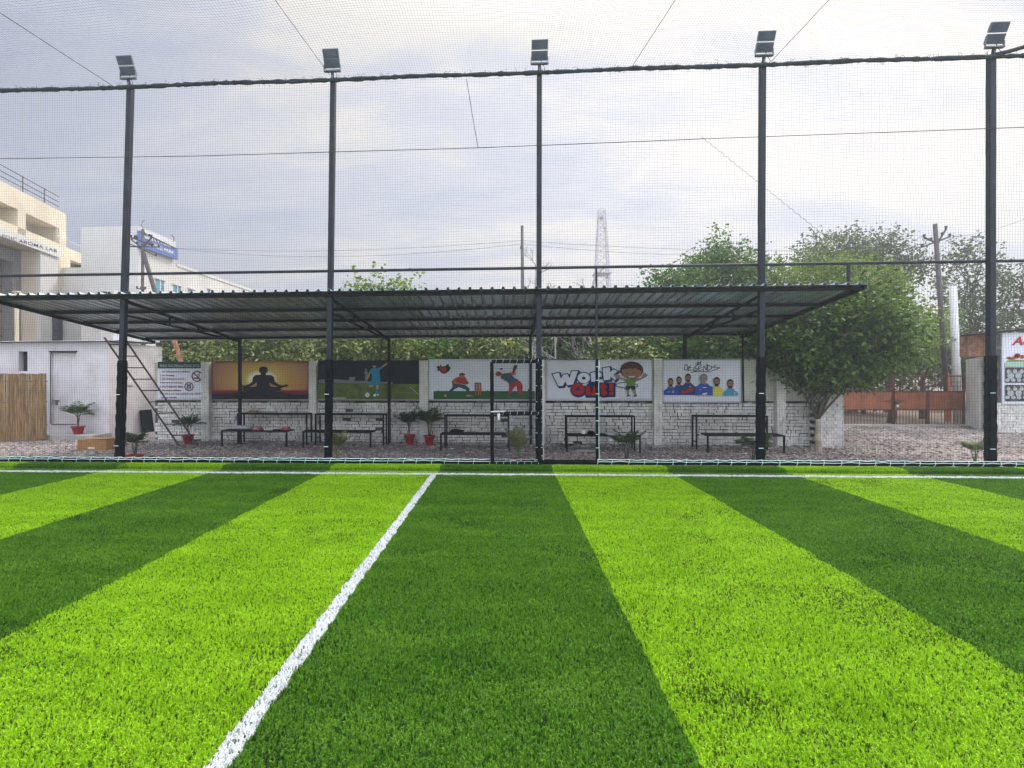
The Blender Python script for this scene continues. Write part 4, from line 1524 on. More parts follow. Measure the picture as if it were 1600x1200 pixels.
# ------------------------------------------------------------------ tables with benches
def table_bench(name, Lx, bx0, bx1, label, loc, skew=0.0):
    """table against the wall, bench joined in front of it; origin at the bench's front left foot"""
    t = thing(name, label, 'table', loc, radians(-2.2), 'black steel tables with joined benches under the canopy')
    w = .035
    tb = .82
    yb0, yb1, yt0, yt1 = 0.0, .36, .52, .80
    H = .40
    b = MB(); b.box(bx0 - .02, bx1 + .02, -.02, yb1 + .02, GZ + H, GZ + H + .035); b.build('bench_top', M['black'], t)
    b = MB(); b.box(Lx[0] - .02, Lx[1] + .02, yt0 - .02, yt1 + .02, GZ + tb, GZ + tb + .035); b.build('table_top', M['black'], t)
    for x in (bx0, bx1):
        b = MB(); b.box(x - w / 2, x + w / 2, -w / 2, w / 2, GZ, GZ + H); b.build('bench_leg', M['black'], t)
    for x in Lx:
        for y in (yt0, yt1):
            b = MB(); b.box(x - w / 2, x + w / 2, y - w / 2, y + w / 2, GZ, GZ + tb); b.build('table_leg', M['black'], t)
        b = MB(); b.box(x - .012, x + .012, yt0, yt1, GZ + .18, GZ + .205); b.build('stretcher', M['black'], t)
        b = MB(); b.box(x - .014, x + .014, yb1, yt0 + .01, GZ + H - .03, GZ + H - .002); b.build('link_bar', M['black'], t)
    for v in t.children:
        pass
    return t


_b = MB.build
_local = {'on': False}


def build_local(self, name, m, parent=None, smooth=False):
    if _local['on'] and parent is not None:
        inv = Matrix.Identity(4)
        old = self.v
        pm = root_matrix(parent)
        self.v = [tuple(pm @ Vector((p[0], p[1], p[2] - GZ))) for p in old]
        o = _b(self, name, m, parent, smooth)
        self.v = old
        return o
    return _b(self, name, m, parent, smooth)


MB.build = build_local
_local['on'] = True
bl = []
for (lx, rx, yf, tx0, tx1, lab) in (
        (347, 451, 697.5, 371, 480, 'black table and bench holding a plastic sheet and red packets, leftmost under the canopy'),
        (474, 581, 699.5, 492, 599, 'black table and bench partly hidden by the floodlight pole, under the football banner'),
        (689, 796, 704.5, 694, 793, 'black table and bench with a dark cap, behind the net gate'),
        (886, 998, 707.5, 884, 989, 'black table and bench with a white sheet on its end, under the Work Out banner'),
        (1106, 1221, 707.5, 1087, 1195, 'black table and bench nearest the pale-trunked tree, under the cricketers banner')):
    a = gr(lx, yf, GZ); c = gr(rx, yf, GZ)
    yb_ = a.y + .52
    t0 = at(tx0, 660, yb_).x - a.x; t1 = at(tx1, 660, yb_).x - a.x
    bl.append((table_bench('table_bench', (t0, t1), 0, c.x - a.x, lab, (a.x, a.y, GZ)), a, c))
_local['on'] = False

# things lying on the benches
zt = GZ + .435


def blob(name, c, r, m, label, cat, seed, n=(10, 7)):
    b = MB()
    rr = random.Random(seed)
    vs = []
    for j in range(n[1] + 1):
        ph = pi * j / n[1]
        for i in range(n[0]):
            a = 2 * pi * i / n[0]
            k = 1 + .35 * noise.noise(Vector((cos(a) * 2 + seed, sin(a) * 2, ph * 2)))
            vs.append((c[0] + r[0] * cos(a) * sin(ph) * k, c[1] + r[1] * sin(a) * sin(ph) * k, max(c[2], c[2] + r[2] * (1 + cos(ph)) * k * .5)))
    fs = [(j * n[0] + i, j * n[0] + (i + 1) % n[0], (j + 1) * n[0] + (i + 1) % n[0], (j + 1) * n[0] + i) for j in range(n[1]) for i in range(n[0])]
    b.add(vs, fs)
    o = b.build(name, m, None, True)
    return tag(o, label, cat)


t1 = bl[0][1]
M['plastic'] = mat('clear_grey_plastic', (0.42, 0.44, 0.48), 0.25, var=0.2, scale=20, bump=.8, bscale=18)
M['redpk'] = mat('red_printed_packet', (0.40, 0.03, 0.06), 0.4, var=.3, scale=18, dirt=(.6, .55, .55), dscale=9)
blob('plastic_sheet', (t1.x + .50, t1.y + .17, zt), (.24, .14, .12), M['plastic'], 'crumpled translucent plastic sheet on the leftmost bench', 'sheet', 3, (14, 8))
for (dx, lab) in ((.90, 'red and white packet beside the plastic sheet'), (1.68, 'red and white packet at the right end of the leftmost bench')):
    b = MB(); b.box(t1.x + dx - .10, t1.x + dx + .12, t1.y + .05, t1.y + .22, zt + .001, zt + .05)
    b.box(t1.x + dx - .06, t1.x + dx + .10, t1.y + .08, t1.y + .2, zt + .05, zt + .08)
    o = b.build('packet', M['redpk']); tag(o, lab, 'packet', 'packets on the leftmost bench')
b = MB(); b.box(t1.x + 1.14, t1.x + 1.36, t1.y + .04, t1.y + .12, zt + .001, zt + .03)
tag(b.build('card', M['white']), 'small white card at the middle of the leftmost bench', 'card')
p = at(396, 640, t1.y + .62)
b = MB()
b.box(p.x - .12, p.x + .10, t1.y + .58, t1.y + .69, GZ + .856, GZ + .93); b.box(p.x - .01, p.x + .03, t1.y + .575, t1.y + .58, GZ + .87, GZ + .915)
tag(b.build('brick', M['brickr']), 'single red brick lying on the leftmost table', 'brick')
p = bl[2][1]
blob('cap', (p.x + .38, p.y + .2, zt), (.19, .12, .085), M['black'], 'dark crumpled cap on the bench behind the net gate', 'cap', 8)
p = bl[3][1]
blob('cloth', (p.x + .62, p.y + .25, zt), (.10, .08, .07), M['black'], 'small black cloth on the bench under the Work Out banner', 'cloth', 12)
b = MB(); b.box(p.x + .39, p.x + .47, p.y + .2, p.y + .28, zt + .001, zt + .085); b.lathe([(.042, .085), (.042, .1), (.0, .1)], 12, (p.x + .43, p.y + .24, zt))
tag(b.build('cup', M['white']), 'small white tub on the bench under the Work Out banner', 'tub')
b = MB()
nx, nz = 14, 6
vs = []
for j in range(nz + 1):
    for i in range(nx + 1):
        u, v = i / nx, j / nz
        x = p.x + .98 + .78 * u; 
        if v < .75: y_, z_ = p.y + .36 - .40 * v / .75, zt + .006 + .004 * sin(u * 17 + v * 9)
        else: y_, z_ = p.y - .045 - .008 * sin(u * 14), zt - (v - .75) * (.36 + .22 * sin(u * 7.0 + 1) - .25 * u)
        vs.append((x + (.06 * (v - .5) if i == 0 else 0), y_, z_))
fs = [(j * (nx + 1) + i, (j + 1) * (nx + 1) + i, (j + 1) * (nx + 1) + i + 1, j * (nx + 1) + i + 1) for j in range(nz) for i in range(nx)]
b = MB(); b.add(vs, fs)
tag(b.build('table_sheet', M['vinyl_w'], None, True), 'white sheet draped over the right end of a bench', 'sheet')
a = gr(920, 706, GZ)
b = MB(); b.box(a.x - .28, a.x + .30, a.y - .1, a.y + .08, GZ + .02, GZ + .05); b.v = [(q[0] + .3 * (q[1] - a.y), q[1], q[2]) for q in b.v]
tag(b.build('paving_slab', M['conc']), 'pale paving slab lying in the gravel under the Work Out bench', 'slab')
for (px, py) in ((706, 703), (727, 709)):
    a = gr(px, py, GZ)
    o = blob('paper_scrap', (a.x, a.y, GZ + .02), (.05, .04, .03), M['white'], 'scrap of white litter on the gravel ' + ('left' if px == 706 else 'right') + ' of the pair behind the gate', 'litter', px)

# ------------------------------------------------------------------ ladder
A0, A1 = Vector((-8.80, 12.02, GZ)), Vector((-8.42, 12.2, GZ))
T0 = at(166, 528, 11.45); T1 = at(196, 548, 11.6)
T0 = at(163, 527, 11.5)
d = (T0 - A0)
T1 = A1 + d * .93
lad = thing('ladder', 'brown steel ladder leaning against the left end of the canopy', 'ladder', A0)
for (p, q) in ((A0, T0), (A1, A1 + d)):
    b = MB(); b.bar(p, q, .05, .03); b.build('rail', M['woodrust'], lad)
for k in range(1, 10):
    f = k / 9.6
    b = MB(); b.tube([A0 + d * f, A1 + d * f], .016, 6); b.build('rung', M['woodrust'], lad)

# ------------------------------------------------------------------ hut at the left
HY = 13.9
hz0, hz1 = -.02, 2.83
HX = at(170, 600, HY).x
hut = thing('hut', 'small grey-white plastered hut with a plain door behind the ladder', 'hut', (HX - 2.5, HY + 1, GZ))
dx0, dx1 = at(80, 600, HY).x, at(119, 600, HY).x
dz1 = at(100, 551, HY).z; dz0 = at(100, 662, HY).z
b = MB()
HL = -24.0
# front wall with door and vent openings as real recesses
vx0, vx1 = at(29, 560, HY).x, at(43, 560, HY).x
vz0, vz1 = at(36, 580, HY).z, at(36, 549, HY).z
def wallstrip(x0, x1, z0, z1): b.box(x0, x1, HY, HY + .15, z0, z1)
wallstrip(HL, vx0, GZ, hz1); wallstrip(vx0, vx1, GZ, vz0); wallstrip(vx0, vx1, vz1, hz1); wallstrip(vx1, dx0, GZ, hz1)
wallstrip(dx0, dx1, dz1, hz1); wallstrip(dx0, dx1, GZ, dz0); wallstrip(dx1, HX, GZ, hz1)
b.box(HL, HX, HY + .151, HY + 2.25, GZ, hz1 - .002)
b.box(HX - .001 + .001, HX + .0005, HY + .15, HY + 2.25, GZ, hz1)
b.build('wall', M['hut'], hut)
b = MB(); b.box(dx0 + .01, dx1 - .01, HY + .05, HY + .09, dz0, dz1 - .01)
door = b.build('door', M['hut'], hut)
b = MB()
for xx in (dx0 + .10, dx0 + .17, dx1 - .22):
    b.box(xx, xx + .012, HY + .042, HY + .05, dz0 + .08, dz1 - .1)
b.build('door_batten', M['white'], door)
b = MB(); b.box(dx0 + .05, dx0 + .22, HY + .02, HY + .05, .98, 1.0); b.box(dx0 + .12, dx0 + .17, HY + .015, HY + .05, .86, .98)
b.tube([(dx0 + .05, HY + .03, .90), (dx0 + .05, HY - .0, .90), (dx0 + .05, HY - .0, 1.05)], .008, 6)
b.build('latch', M['steelp'], door)
b = MB(); b.box(dx0 - .02, dx1 + .04, HY - .05, HY - .001, dz1 + .01, dz1 + .05); b.build('door_drip', M['beam'], hut)
b = MB(); b.box(dx0 - .03, dx0, HY - .012, HY - .001, dz0, dz1); b.box(dx0, dx1, HY - .012, HY - .001, dz0 - .03, dz0); b.build('door_frame', M['steelp'], hut)
b = MB(); b.box(vx0, vx1, HY + .149, HY + .1505, vz0, vz1); b.build('vent', M['glass'], hut)
b = MB(); prof = []
x = HL
vs, fs = [], []
n = 0
while x < HX + .12:
    z = hz1 + .03 + .012 * sin((x - HL) * 2 * pi / .076)
    vs += [(x, HY - .18, z - .005), (x, HY + 2.4, z + .12)]; n += 1; x += .019
for k in range(n - 1): fs.append((2 * k, 2 * k + 2, 2 * k + 3, 2 * k + 1))
b.add(vs, fs); b.build('roof_sheet', M['galv'], hut)
b = MB()
for (xa, xb_, h) in ((.15, .7, .12), (.75, 1.1, .09), (1.15, 1.4, .1)):
    pass
b.box(HX - .3, HX + .04, HY + .5, HY + 1.3, hz1 + .1, hz1 + .28); b.box(HX - .2, HX + .03, HY + 1.4, HY + 2.1, hz1 + .12, hz1 + .22)
b.build('roof_block', M['white'], hut)
p = onp(203, 600, (HX, 0, 0), (1, 0, 0))
b = MB(); b.box(HX + .002, HX + .03, p.y - .12, p.y + .12, p.z - .05, p.z + .08); b.box(HX + .03, HX + .04, p.y - .08, p.y - .05, p.z - .02, p.z + .04); b.box(HX + .03, HX + .04, p.y + .03, p.y + .06, p.z - .02, p.z + .04)
b.build('switch_board', M['white'], hut)
# plinth in front of the door
b = MB(); b.box(-20, HX + .1, 13.2, HY - .003, GZ, -.02)
tag(b.build('plinth', M['conc']), 'low concrete step along the front of the hut', 'step')
# carton
a, c = gr(121, 704, GZ), gr(167, 704, GZ)
ct = thing('cardboard_box', 'brown cardboard carton with a white label by the hut step', 'box', ((a.x + c.x) / 2, a.y + .15, GZ))
b = MB(); b.box(a.x, c.x, a.y, a.y + .34, GZ + .002, GZ + .27); b.build('carton_body', M['carton'], ct)
b = MB(); b.bar((a.x - .01, a.y + .08, GZ + .275), (c.x + .01, a.y + .09, GZ + .295), .17, .006); b.bar((a.x, a.y + .26, GZ + .275), (c.x, a.y + .25, GZ + .285), .16, .006); b.build('flap', M['carton'], ct)
xm = (a.x + c.x) / 2
b = MB(); b.box(xm - .1, xm + .08, a.y - .004, a.y - .001, GZ + .04, GZ + .09); b.build('paper_label', M['white'], ct)
# bamboo screen
a, c = Vector((-15.6, 12.0, -.1)), Vector((at(72, 600, 13.1).x, 13.1, -.1))
bs = thing('bamboo_screen', 'brown split bamboo screen leaning at the left edge', 'screen', (a + c) / 2)
b = MB()
k = 110
for i in range(k):
    p = a.lerp(c, i / (k - 1))
    wv = (c - a).length / k
    zt_ = 1.83 + random.uniform(-.012, .012)
    n_ = Vector((-(c - a).y, (c - a).x, 0)).normalized()
    o = n_ * random.uniform(-.006, .006)
    b.bar(Vector((p.x, p.y, -.12)) + o, Vector((p.x + random.uniform(-.008, .008), p.y, zt_)) + o, wv * .93, .012, up=n_)
b.build('cane_panel', M['bamboo'], bs)
b = MB()
for z in (.3, 1.0, 1.6): b.bar(Vector((a.x, a.y + .03, z)), Vector((c.x, c.y + .03, z)), .04, .03)
b.build('cross_rail', M['bark'], bs)
# grey board by the wall end and small litter
p = onp(226, 650, (HX, 0, 0), (1, 0, 0))
b = MB(); b.box(HX + .05, HX + .09, p.y - .3, p.y + .2, GZ, .6)
b.v = [(q[0] + .1 * (q[2] < 0), q[1], q[2]) for q in b.v]
tag(b.build('board', M['beam']), 'dark board propped against the side of the hut', 'board')
b = MB(); a = gr(318, 688, GZ); b.bar((a.x - .5, a.y, GZ + .03), (a.x + .5, a.y + .15, GZ + .05), .09, .05); b.bar((a.x - .1, a.y - .25, GZ + .03), (a.x + .9, a.y + .12, GZ + .09), .07, .05)
tag(b.build('timber', M['woodrust']), 'two reddish brown planks lying beside the leftmost bench', 'planks')

# ------------------------------------------------------------------ rusty gate and right side walls
g0, g1 = gr(1317, 664, GZ), gr(1505, 664, GZ)
GYY = 18.1
gx0, gx1 = g0.x, g1.x
gate = thing('yard_gate', 'rust brown double leaf steel gate closing the yard', 'gate', ((gx0 + gx1) / 2, GYY, GZ))
zz = lambda y: at(1400, y, GYY).z
gm = at(1395, 600, GYY).x
gq = at(1449, 600, GYY).x
for (x0, x1, top) in ((gx0, gm - .02, zz(608)), (gm + .02, gx1, zz(588))):
    leaf = None
    b = MB()
    for xx in (x0, x1): b.box(xx - .035, xx + .035, GYY - .03, GYY + .03, zz(664), top)
    for z in (zz(663), zz(640), zz(612), top): b.box(x0, x1, GYY - .026, GYY + .026, z - .025, z + .025)
    if x1 > gq: b.box(gq - .05, gq + .05, GYY - .035, GYY + .035, zz(664), zz(612))
    leaf = b.build('leaf_frame', M['rustd'], gate)
    b = MB(); b.box(x0 + .03, x1 - .03, GYY - .012, GYY + .005, zz(640), zz(612)); b.box(x0 + .03, x1 - .03, GYY - .02, GYY - .012, zz(626.5), zz(626)); b.build('sheet_panel', M['rust'], leaf)
    b = MB()
    n = int((x1 - x0) / .11)
    for k in range(1, n):
        xx = x0 + (x1 - x0) * k / n
        b.tube([(xx, GYY, zz(663)), (xx, GYY, zz(640))], .010, 5)
        if k % 2 == 0 or x1 > gq: b.tube([(xx, GYY, zz(612)), (xx, GYY, top + (.0 if k % 3 else .02))], .008, 5)
    for z in (zz(650), zz(604), zz(597)):
        if z < top: b.tube([(x0, GYY, z), (x1, GYY, z)], .008, 5)
    b.build('bars', M['rustd'], leaf)
b = MB(); b.tube([(gm - .3, GYY - .05, zz(626)), (gm + .35, GYY - .05, zz(626))], .014, 6); b.box(gm + .04, gm + .16, GYY - .08, GYY - .03, zz(632), zz(627)); b.build('bolt', M['rustd'], gate)
b = MB(); b.box(gm + .07, gm + .14, GYY - .09, GYY - .05, zz(636), zz(632)); b.build('padlock', M['white'], gate)
b = MB(); b.box(gx0 - .3, gx1 + .3, GYY - .5, GYY + .5, GZ, GZ + .03)
struct(b.build('gate_threshold', M['conc']), 'pale concrete threshold under the gate')
# wall on the right of the gate: plastered return and brick face
x0, x1, x2 = at(1509, 600, 18.2).x, at(1530, 600, 16.4).x, at(1546, 600, 16.3).x
zt_ = at(1515, 560, 17).z
rw = thing('gate_pillar', 'white plastered gate pillar with peeling brick edge behind the rightmost pole', 'pillar', (x1, 17, GZ))
b = MB()
vs = [(x0, 18.2, GZ), (x1, 16.4, GZ), (x2 + .6, 16.4, GZ), (x0 + 1.2, 18.2, GZ)]
vs += [(p[0], p[1], zt_ + (.02 if i in (1, 2) else 0)) for i, p in enumerate(vs)]
b.add(vs, [(0, 3, 2, 1)[::-1], (4, 5, 6, 7), (0, 1, 5, 4), (1, 2, 6, 5), (2, 3, 7, 6), (3, 0, 4, 7)])
b.build('plaster_face', mat('fresh_whitewash', (0.80, 0.80, 0.76), .8, var=.05, scale=2, dirt=(.5, .48, .42), dscale=1.6, bump=.2), rw)


def brick_patch(x0, x1, y0, z0, z1, m, parent, name, slope=0.0):
    b = MB(); z = z0; row = 0
    while z < z1 - .05:
        x = x0 + (0 if row % 2 else -.08)
        while x < x1 - .03:
            w = .22 * rb.uniform(.8, 1.15)
            xa, xb_ = max(x, x0), min(x + w - .014, x1)
            if xb_ - xa > .03:
                b.box(xa, xb_, y0 - .015 - rb.uniform(0, .02), y0 + .03, z + rb.uniform(-.004, .004), min(z1, z + .076))
            x += w
        z += .088; row += 1
    return b.build(name, m, parent)


brick_patch(x1 + .03, x2 + .5, 16.39, GZ, zt_ - .02, M['brick_w'], rw, 'brick_face')
# photo board wall
y0 = 15.75
px0 = at(1563, 600, y0).x
bw = thing('board_wall', 'whitewashed wall with peeling bricks under the photo board at the right edge', 'wall', (px0 + 1, y0, GZ))
b = MB(); b.box(px0 - .15, px0 + 7, y0, y0 + .25, GZ, at(1580, 524, y0).z); b.build('wall_body', M['mortar'], bw)
brick_patch(px0 - .15, px0 + 7, y0, GZ, at(1580, 628, y0).z, M['brick_w'], bw, 'brick_face')
b = MB(); b.box(px0 - .7, px0 - .16, y0 + .3, y0 + .6, at(1550, 556, y0).z, at(1550, 521, y0).z); b.build('bare_brick_end', M['brickr'], bw)
b = MB(); b.bar((px0 - .9, y0 + .1, at(1550, 524, y0).z + .02), (px0 + 7, y0 + .1, at(1600, 514, y0).z + .6), .5, .05); b.build('roof_edge', M['beam'], bw)
bp = lambda x, y, off: onp(x, y, (0, y0 - off, 0), (0, 1, 0))
pb = thing('photo_board', 'white notice board with red lettering and black and white team photographs', 'board', (px0 + 1.5, y0, 1.5))
b = MB()
bb = [bp(1566, 523, .05), bp(1640, 514, .05), bp(1640, 634, .05), bp(1566, 630, .05)]
b.box(bb[0].x, bb[1].x, y0 - .05, y0 - .001, bp(1580, 631, .05).z, bp(1580, 520, .05).z); b.build('panel', M['vinyl_w'], pb)
A = Art(1540, 500, 6, .055, pb, bp)
A.text('red_letter', 'red', 'Ac', R4(242, 155, 420, 238), bold=.03, italic=.3)
A.poly('flower_print', 'shirtred', [ell(220, 355, 22, 12, 9), ell(300, 330, 30, 18, 9), ell(345, 345, 18, 20, 8), [(210, 370), (290, 325), (330, 350), (250, 372)]])
A.poly('leaf_print', 'green', [[(200, 380), (270, 372), (360, 378), (420, 380), (420, 388), (200, 390)]])
A.poly('mint_band', 'mint', [R4(180, 398, 440, 440)])
for (ya, yb_) in ((445, 588), (608, 760)):
    A.poly('team_photo', 'bpanel', [R4(185, ya, 440, yb_)], 4)
    A.poly('player_shirts', 'pale', [ell(235 + 75 * k, ya + 78, 32, 30, 10) for k in range(3)] + [ell(215 + 62 * k, ya + 38, 20, 20, 9) for k in range(4)] + [ell(205 + 55 * k, ya + 118, 22, 17, 9) for k in range(4)], 5)
    A.poly('player_faces', 'skin2', [ell(235 + 75 * k, ya + 48, 11, 13, 9) for k in range(3)] + [ell(212 + 60 * k, ya + 18, 8, 9, 8) for k in range(4)], 6)

# ------------------------------------------------------------------ foliage
def quads_mesh(name, V, m, parent=None):
    """V: (n,4,3) world coordinates"""
    V = np.asarray(V)
    n, kk = V.shape[:2]
    if parent is not None:
        inv = np.array(root_matrix(parent).inverted())
        W = V.reshape(-1, 3) @ inv[:3, :3].T + inv[:3, 3]
    else:
        W = V.reshape(-1, 3)
    me = bpy.data.meshes.new(name)
    me.vertices.add(n * kk); me.vertices.foreach_set('co', W.ravel())
    me.loops.add(n * kk); me.loops.foreach_set('vertex_index', np.arange(n * kk, dtype=np.int32))
    me.polygons.add(n); me.polygons.foreach_set('loop_start', np.arange(n, dtype=np.int32) * kk)
    me.update(calc_edges=True); me.materials.append(m)
    o = bpy.data.objects.new(name, me); COL.objects.link(o)
    if parent is not None: o.parent = parent
    return o


def leaf_quads(clumps, n, size, seed, droop=0.3, aspect=.55, shell=.6, horiz=.5):
    """clumps (x,y,z,rx,rz); leaves as small pointed quads gathered on twigs through each clump"""
    r = np.random.default_rng(seed)
    C0 = np.array(clumps, float)
    # every mass is broken into smaller tufts with gaps between them
    nsub = 9
    dd = r.normal(size=(len(C0), nsub, 3)); dd /= np.linalg.norm(dd, axis=2)[:, :, None]
    off = dd * (0.35 + .55 * r.random((len(C0), nsub, 1))) * C0[:, None, [3, 3, 4]]
    rs = C0[:, None, 3:5] * (.28 + .22 * r.random((len(C0), nsub, 1)))
    C = np.concatenate([np.concatenate([C0[:, None, :3] + off, rs * np.array([1, .8])], 2).reshape(-1, 5), C0 * np.array([1, 1, 1, .62, .62])])
    vol = C[:, 3] ** 2 * C[:, 4]; vol = vol ** .8
    pk = vol / vol.sum()
    ntw = max(8, n // 9)
    ci = r.choice(len(C), ntw, p=pk)
    d = r.normal(size=(ntw, 3)); d /= np.linalg.norm(d, axis=1)[:, None]
    rad = r.random(ntw) ** (1 / 3 * (1 - shell) + .12)
    # lumpy outline
    lump = 1 + .28 * np.sin(d[:, 0] * 5 + ci * 2.1) * np.sin(d[:, 1] * 4 + ci) + .22 * np.sin(d[:, 2] * 7 + ci * 1.3)
    T = C[ci, :3] + d * rad[:, None] * lump[:, None] * C[ci][:, [3, 3, 4]]
    li = r.integers(ntw, size=n)
    # each twig is a short line of leaves
    tw = d + r.normal(size=(ntw, 3)) * .6; tw[:, 2] -= droop; tw /= np.linalg.norm(tw, axis=1)[:, None]
    s = r.random(n)[:, None] * size * 5
    P0 = T[li] + tw[li] * s + r.normal(size=(n, 3)) * size * .45
    sz = size * (.6 + .7 * r.random(n))[:, None]
    a = r.normal(size=(n, 3)); a[:, 2] = a[:, 2] * .5 - droop; a += tw[li] * .8; a /= np.linalg.norm(a, axis=1)[:, None]
    up = r.normal(size=(n, 3)) * (1 - horiz) + np.array([0, 0, 1.0]) * horiz + .15
    b = np.cross(a, up); b /= np.linalg.norm(b, axis=1)[:, None] + 1e-9
    V = np.stack([P0 - a * sz * .5, P0 + b * sz * aspect * .5 - a * sz * .05, P0 + a * sz * .5, P0 - b * sz * aspect * .5 - a * sz * .05], 1)
    return V


LM = {
    'dark': leafmat('dark_leaves', ((0.018, 0.038, 0.010), (0.04, 0.085, 0.018), (0.085, 0.15, 0.035)), .3),
    'tree1': leafmat('broad_dark_leaves', ((0.010, 0.03, 0.007), (0.048, 0.105, 0.015), (0.17, 0.28, 0.04)), .3, .6),
    'mid': leafmat('green_leaves', ((0.03, 0.07, 0.012), (0.07, 0.15, 0.022), (0.14, 0.26, 0.04)), .35),
    'lime': leafmat('yellow_green_leaves', ((0.05, 0.10, 0.012), (0.14, 0.23, 0.025), (0.30, 0.40, 0.06)), .45),
    'hedge': leafmat('pale_hedge_leaves', ((0.03, 0.055, 0.012), (0.10, 0.15, 0.035), (0.52, 0.55, 0.22)), .35),
    'dusty': leafmat('dusty_leaves', ((0.05, 0.08, 0.04), (0.09, 0.13, 0.06), (0.17, 0.21, 0.10)), .4),
    'palm': leafmat('palm_leaflets', ((0.012, 0.035, 0.010), (0.03, 0.075, 0.016), (0.07, 0.13, 0.03)), .25),
    'palmy': leafmat('yellowing_palm_leaflets', ((0.07, 0.09, 0.02), (0.17, 0.19, 0.04), (0.30, 0.30, 0.08)), .35),
    'palmp': leafmat('pale_palm_leaflets', ((0.08, 0.11, 0.05), (0.20, 0.25, 0.11), (0.36, 0.40, 0.2)), .35),
}


def limb(b, p, q, r0, r1, seed, n=6, wig=.06):
    rr = random.Random(seed)
    p, q = Vector(p), Vector(q)
    L_ = (q - p).length
    pts, rad = [], []
    for k in range(n + 1):
        f = k / n
        v = p.lerp(q, f)
        if 0 < k < n: v += Vector((rr.uniform(-1, 1), rr.uniform(-1, 1), rr.uniform(-.5, .5))) * wig * L_
        pts.append(v); rad.append(r0 + (r1 - r0) * f)
    b.tube(pts, rad, 7)
    return pts


def tree(name, label, base, fork, clumps, nleaf, lsize, lm, bark, r0, seed, group=None, cat='tree', droop=.3, twigs=True, horiz=.5):
    t = thing(name, label, cat, base, 0, group)
    b = MB()
    rr = random.Random(seed)
    base = Vector(base); fork = Vector(fork)
    limb(b, base - Vector((0, 0, .1)), fork, r0, r0 * .7, seed, 7, .025)
    tr = b.build('trunk', bark, t, True)
    b = MB()
    for i, c in enumerate(clumps[:9]):
        tgt = Vector(c[:3])
        start = fork.lerp(base, rr.uniform(0, .12))
        pts = limb(b, start, tgt, r0 * .36, r0 * .08, seed * 31 + i, 6, .05)
        if twigs:
            for q in range(4):
                s = pts[3 + q % 4 if 3 + q % 4 < len(pts) else -1]
                e = tgt + Vector((rr.uniform(-1, 1) * c[3], rr.uniform(-1, 1) * c[3], rr.uniform(-.6, .9) * c[4])) * .85
                limb(b, s, e, r0 * .14, r0 * .04, seed * 77 + i * 5 + q, 4, .06)
    b.build('limbs', M['bark'] if bark is M['barkp'] else bark, t, True)
    quads_mesh('crown', leaf_quads(clumps, nleaf, lsize, seed, droop, horiz=horiz), LM[lm], t)
    return t


def cl(px, py, Y, rpx, f=.85):
    p = at(px, py, Y)
    r = rpx * Y / F
    return (p.x, p.y, p.z, r, r * f)


# the pale trunked tree beside the canopy
base = gr(1279, 704, GZ)
fork = at(1277, 655, base.y)
c = [cl(1300, 556, 11.9, 40), cl(1250, 548, 12.3, 44), cl(1208, 535, 12.6, 40), cl(1342, 552, 12.0, 40), cl(1290, 505, 12.2, 48), cl(1340, 500, 11.9, 46),
     cl(1372, 530, 12.2, 36), cl(1385, 495, 12.4, 30), cl(1335, 465, 12.6, 26), cl(1240, 500, 12.9, 34), cl(1175, 550, 13.3, 26), cl(1280, 580, 12.1, 26), cl(1210, 565, 12.9, 26)]
tree('pale_trunk_tree', 'bushy broad-leaved tree with pale lower trunk beside the right end of the canopy', base, fork, c, 26000, .135, 'tree1', M['barkp'], .085, 5, droop=.5, horiz=.7)
# small leafy saplings rising behind the canopy roof
for i, (px, py, rp) in enumerate(((570, 452, 20), (617, 448, 20))):
    bp_ = at(px, 600, 16.5); bp_.z = GZ
    tree('young_tree', ('light green sapling whose tip shows above the canopy, left one', 'light green sapling whose tip shows above the canopy, right one')[i], bp_, at(px + 3, 500, 16.5),
         [cl(px, py, 16.5, rp), cl(px - 14, py + 12, 16.6, 13), cl(px + 10, py - 8, 16.4, 11), cl(px, 480, 16.5, 26), cl(px + 8, 540, 16.5, 28)], 1500, .17, 'lime', M['bark'], .05, 40 + i, 'saplings behind the canopy', horiz=.3)
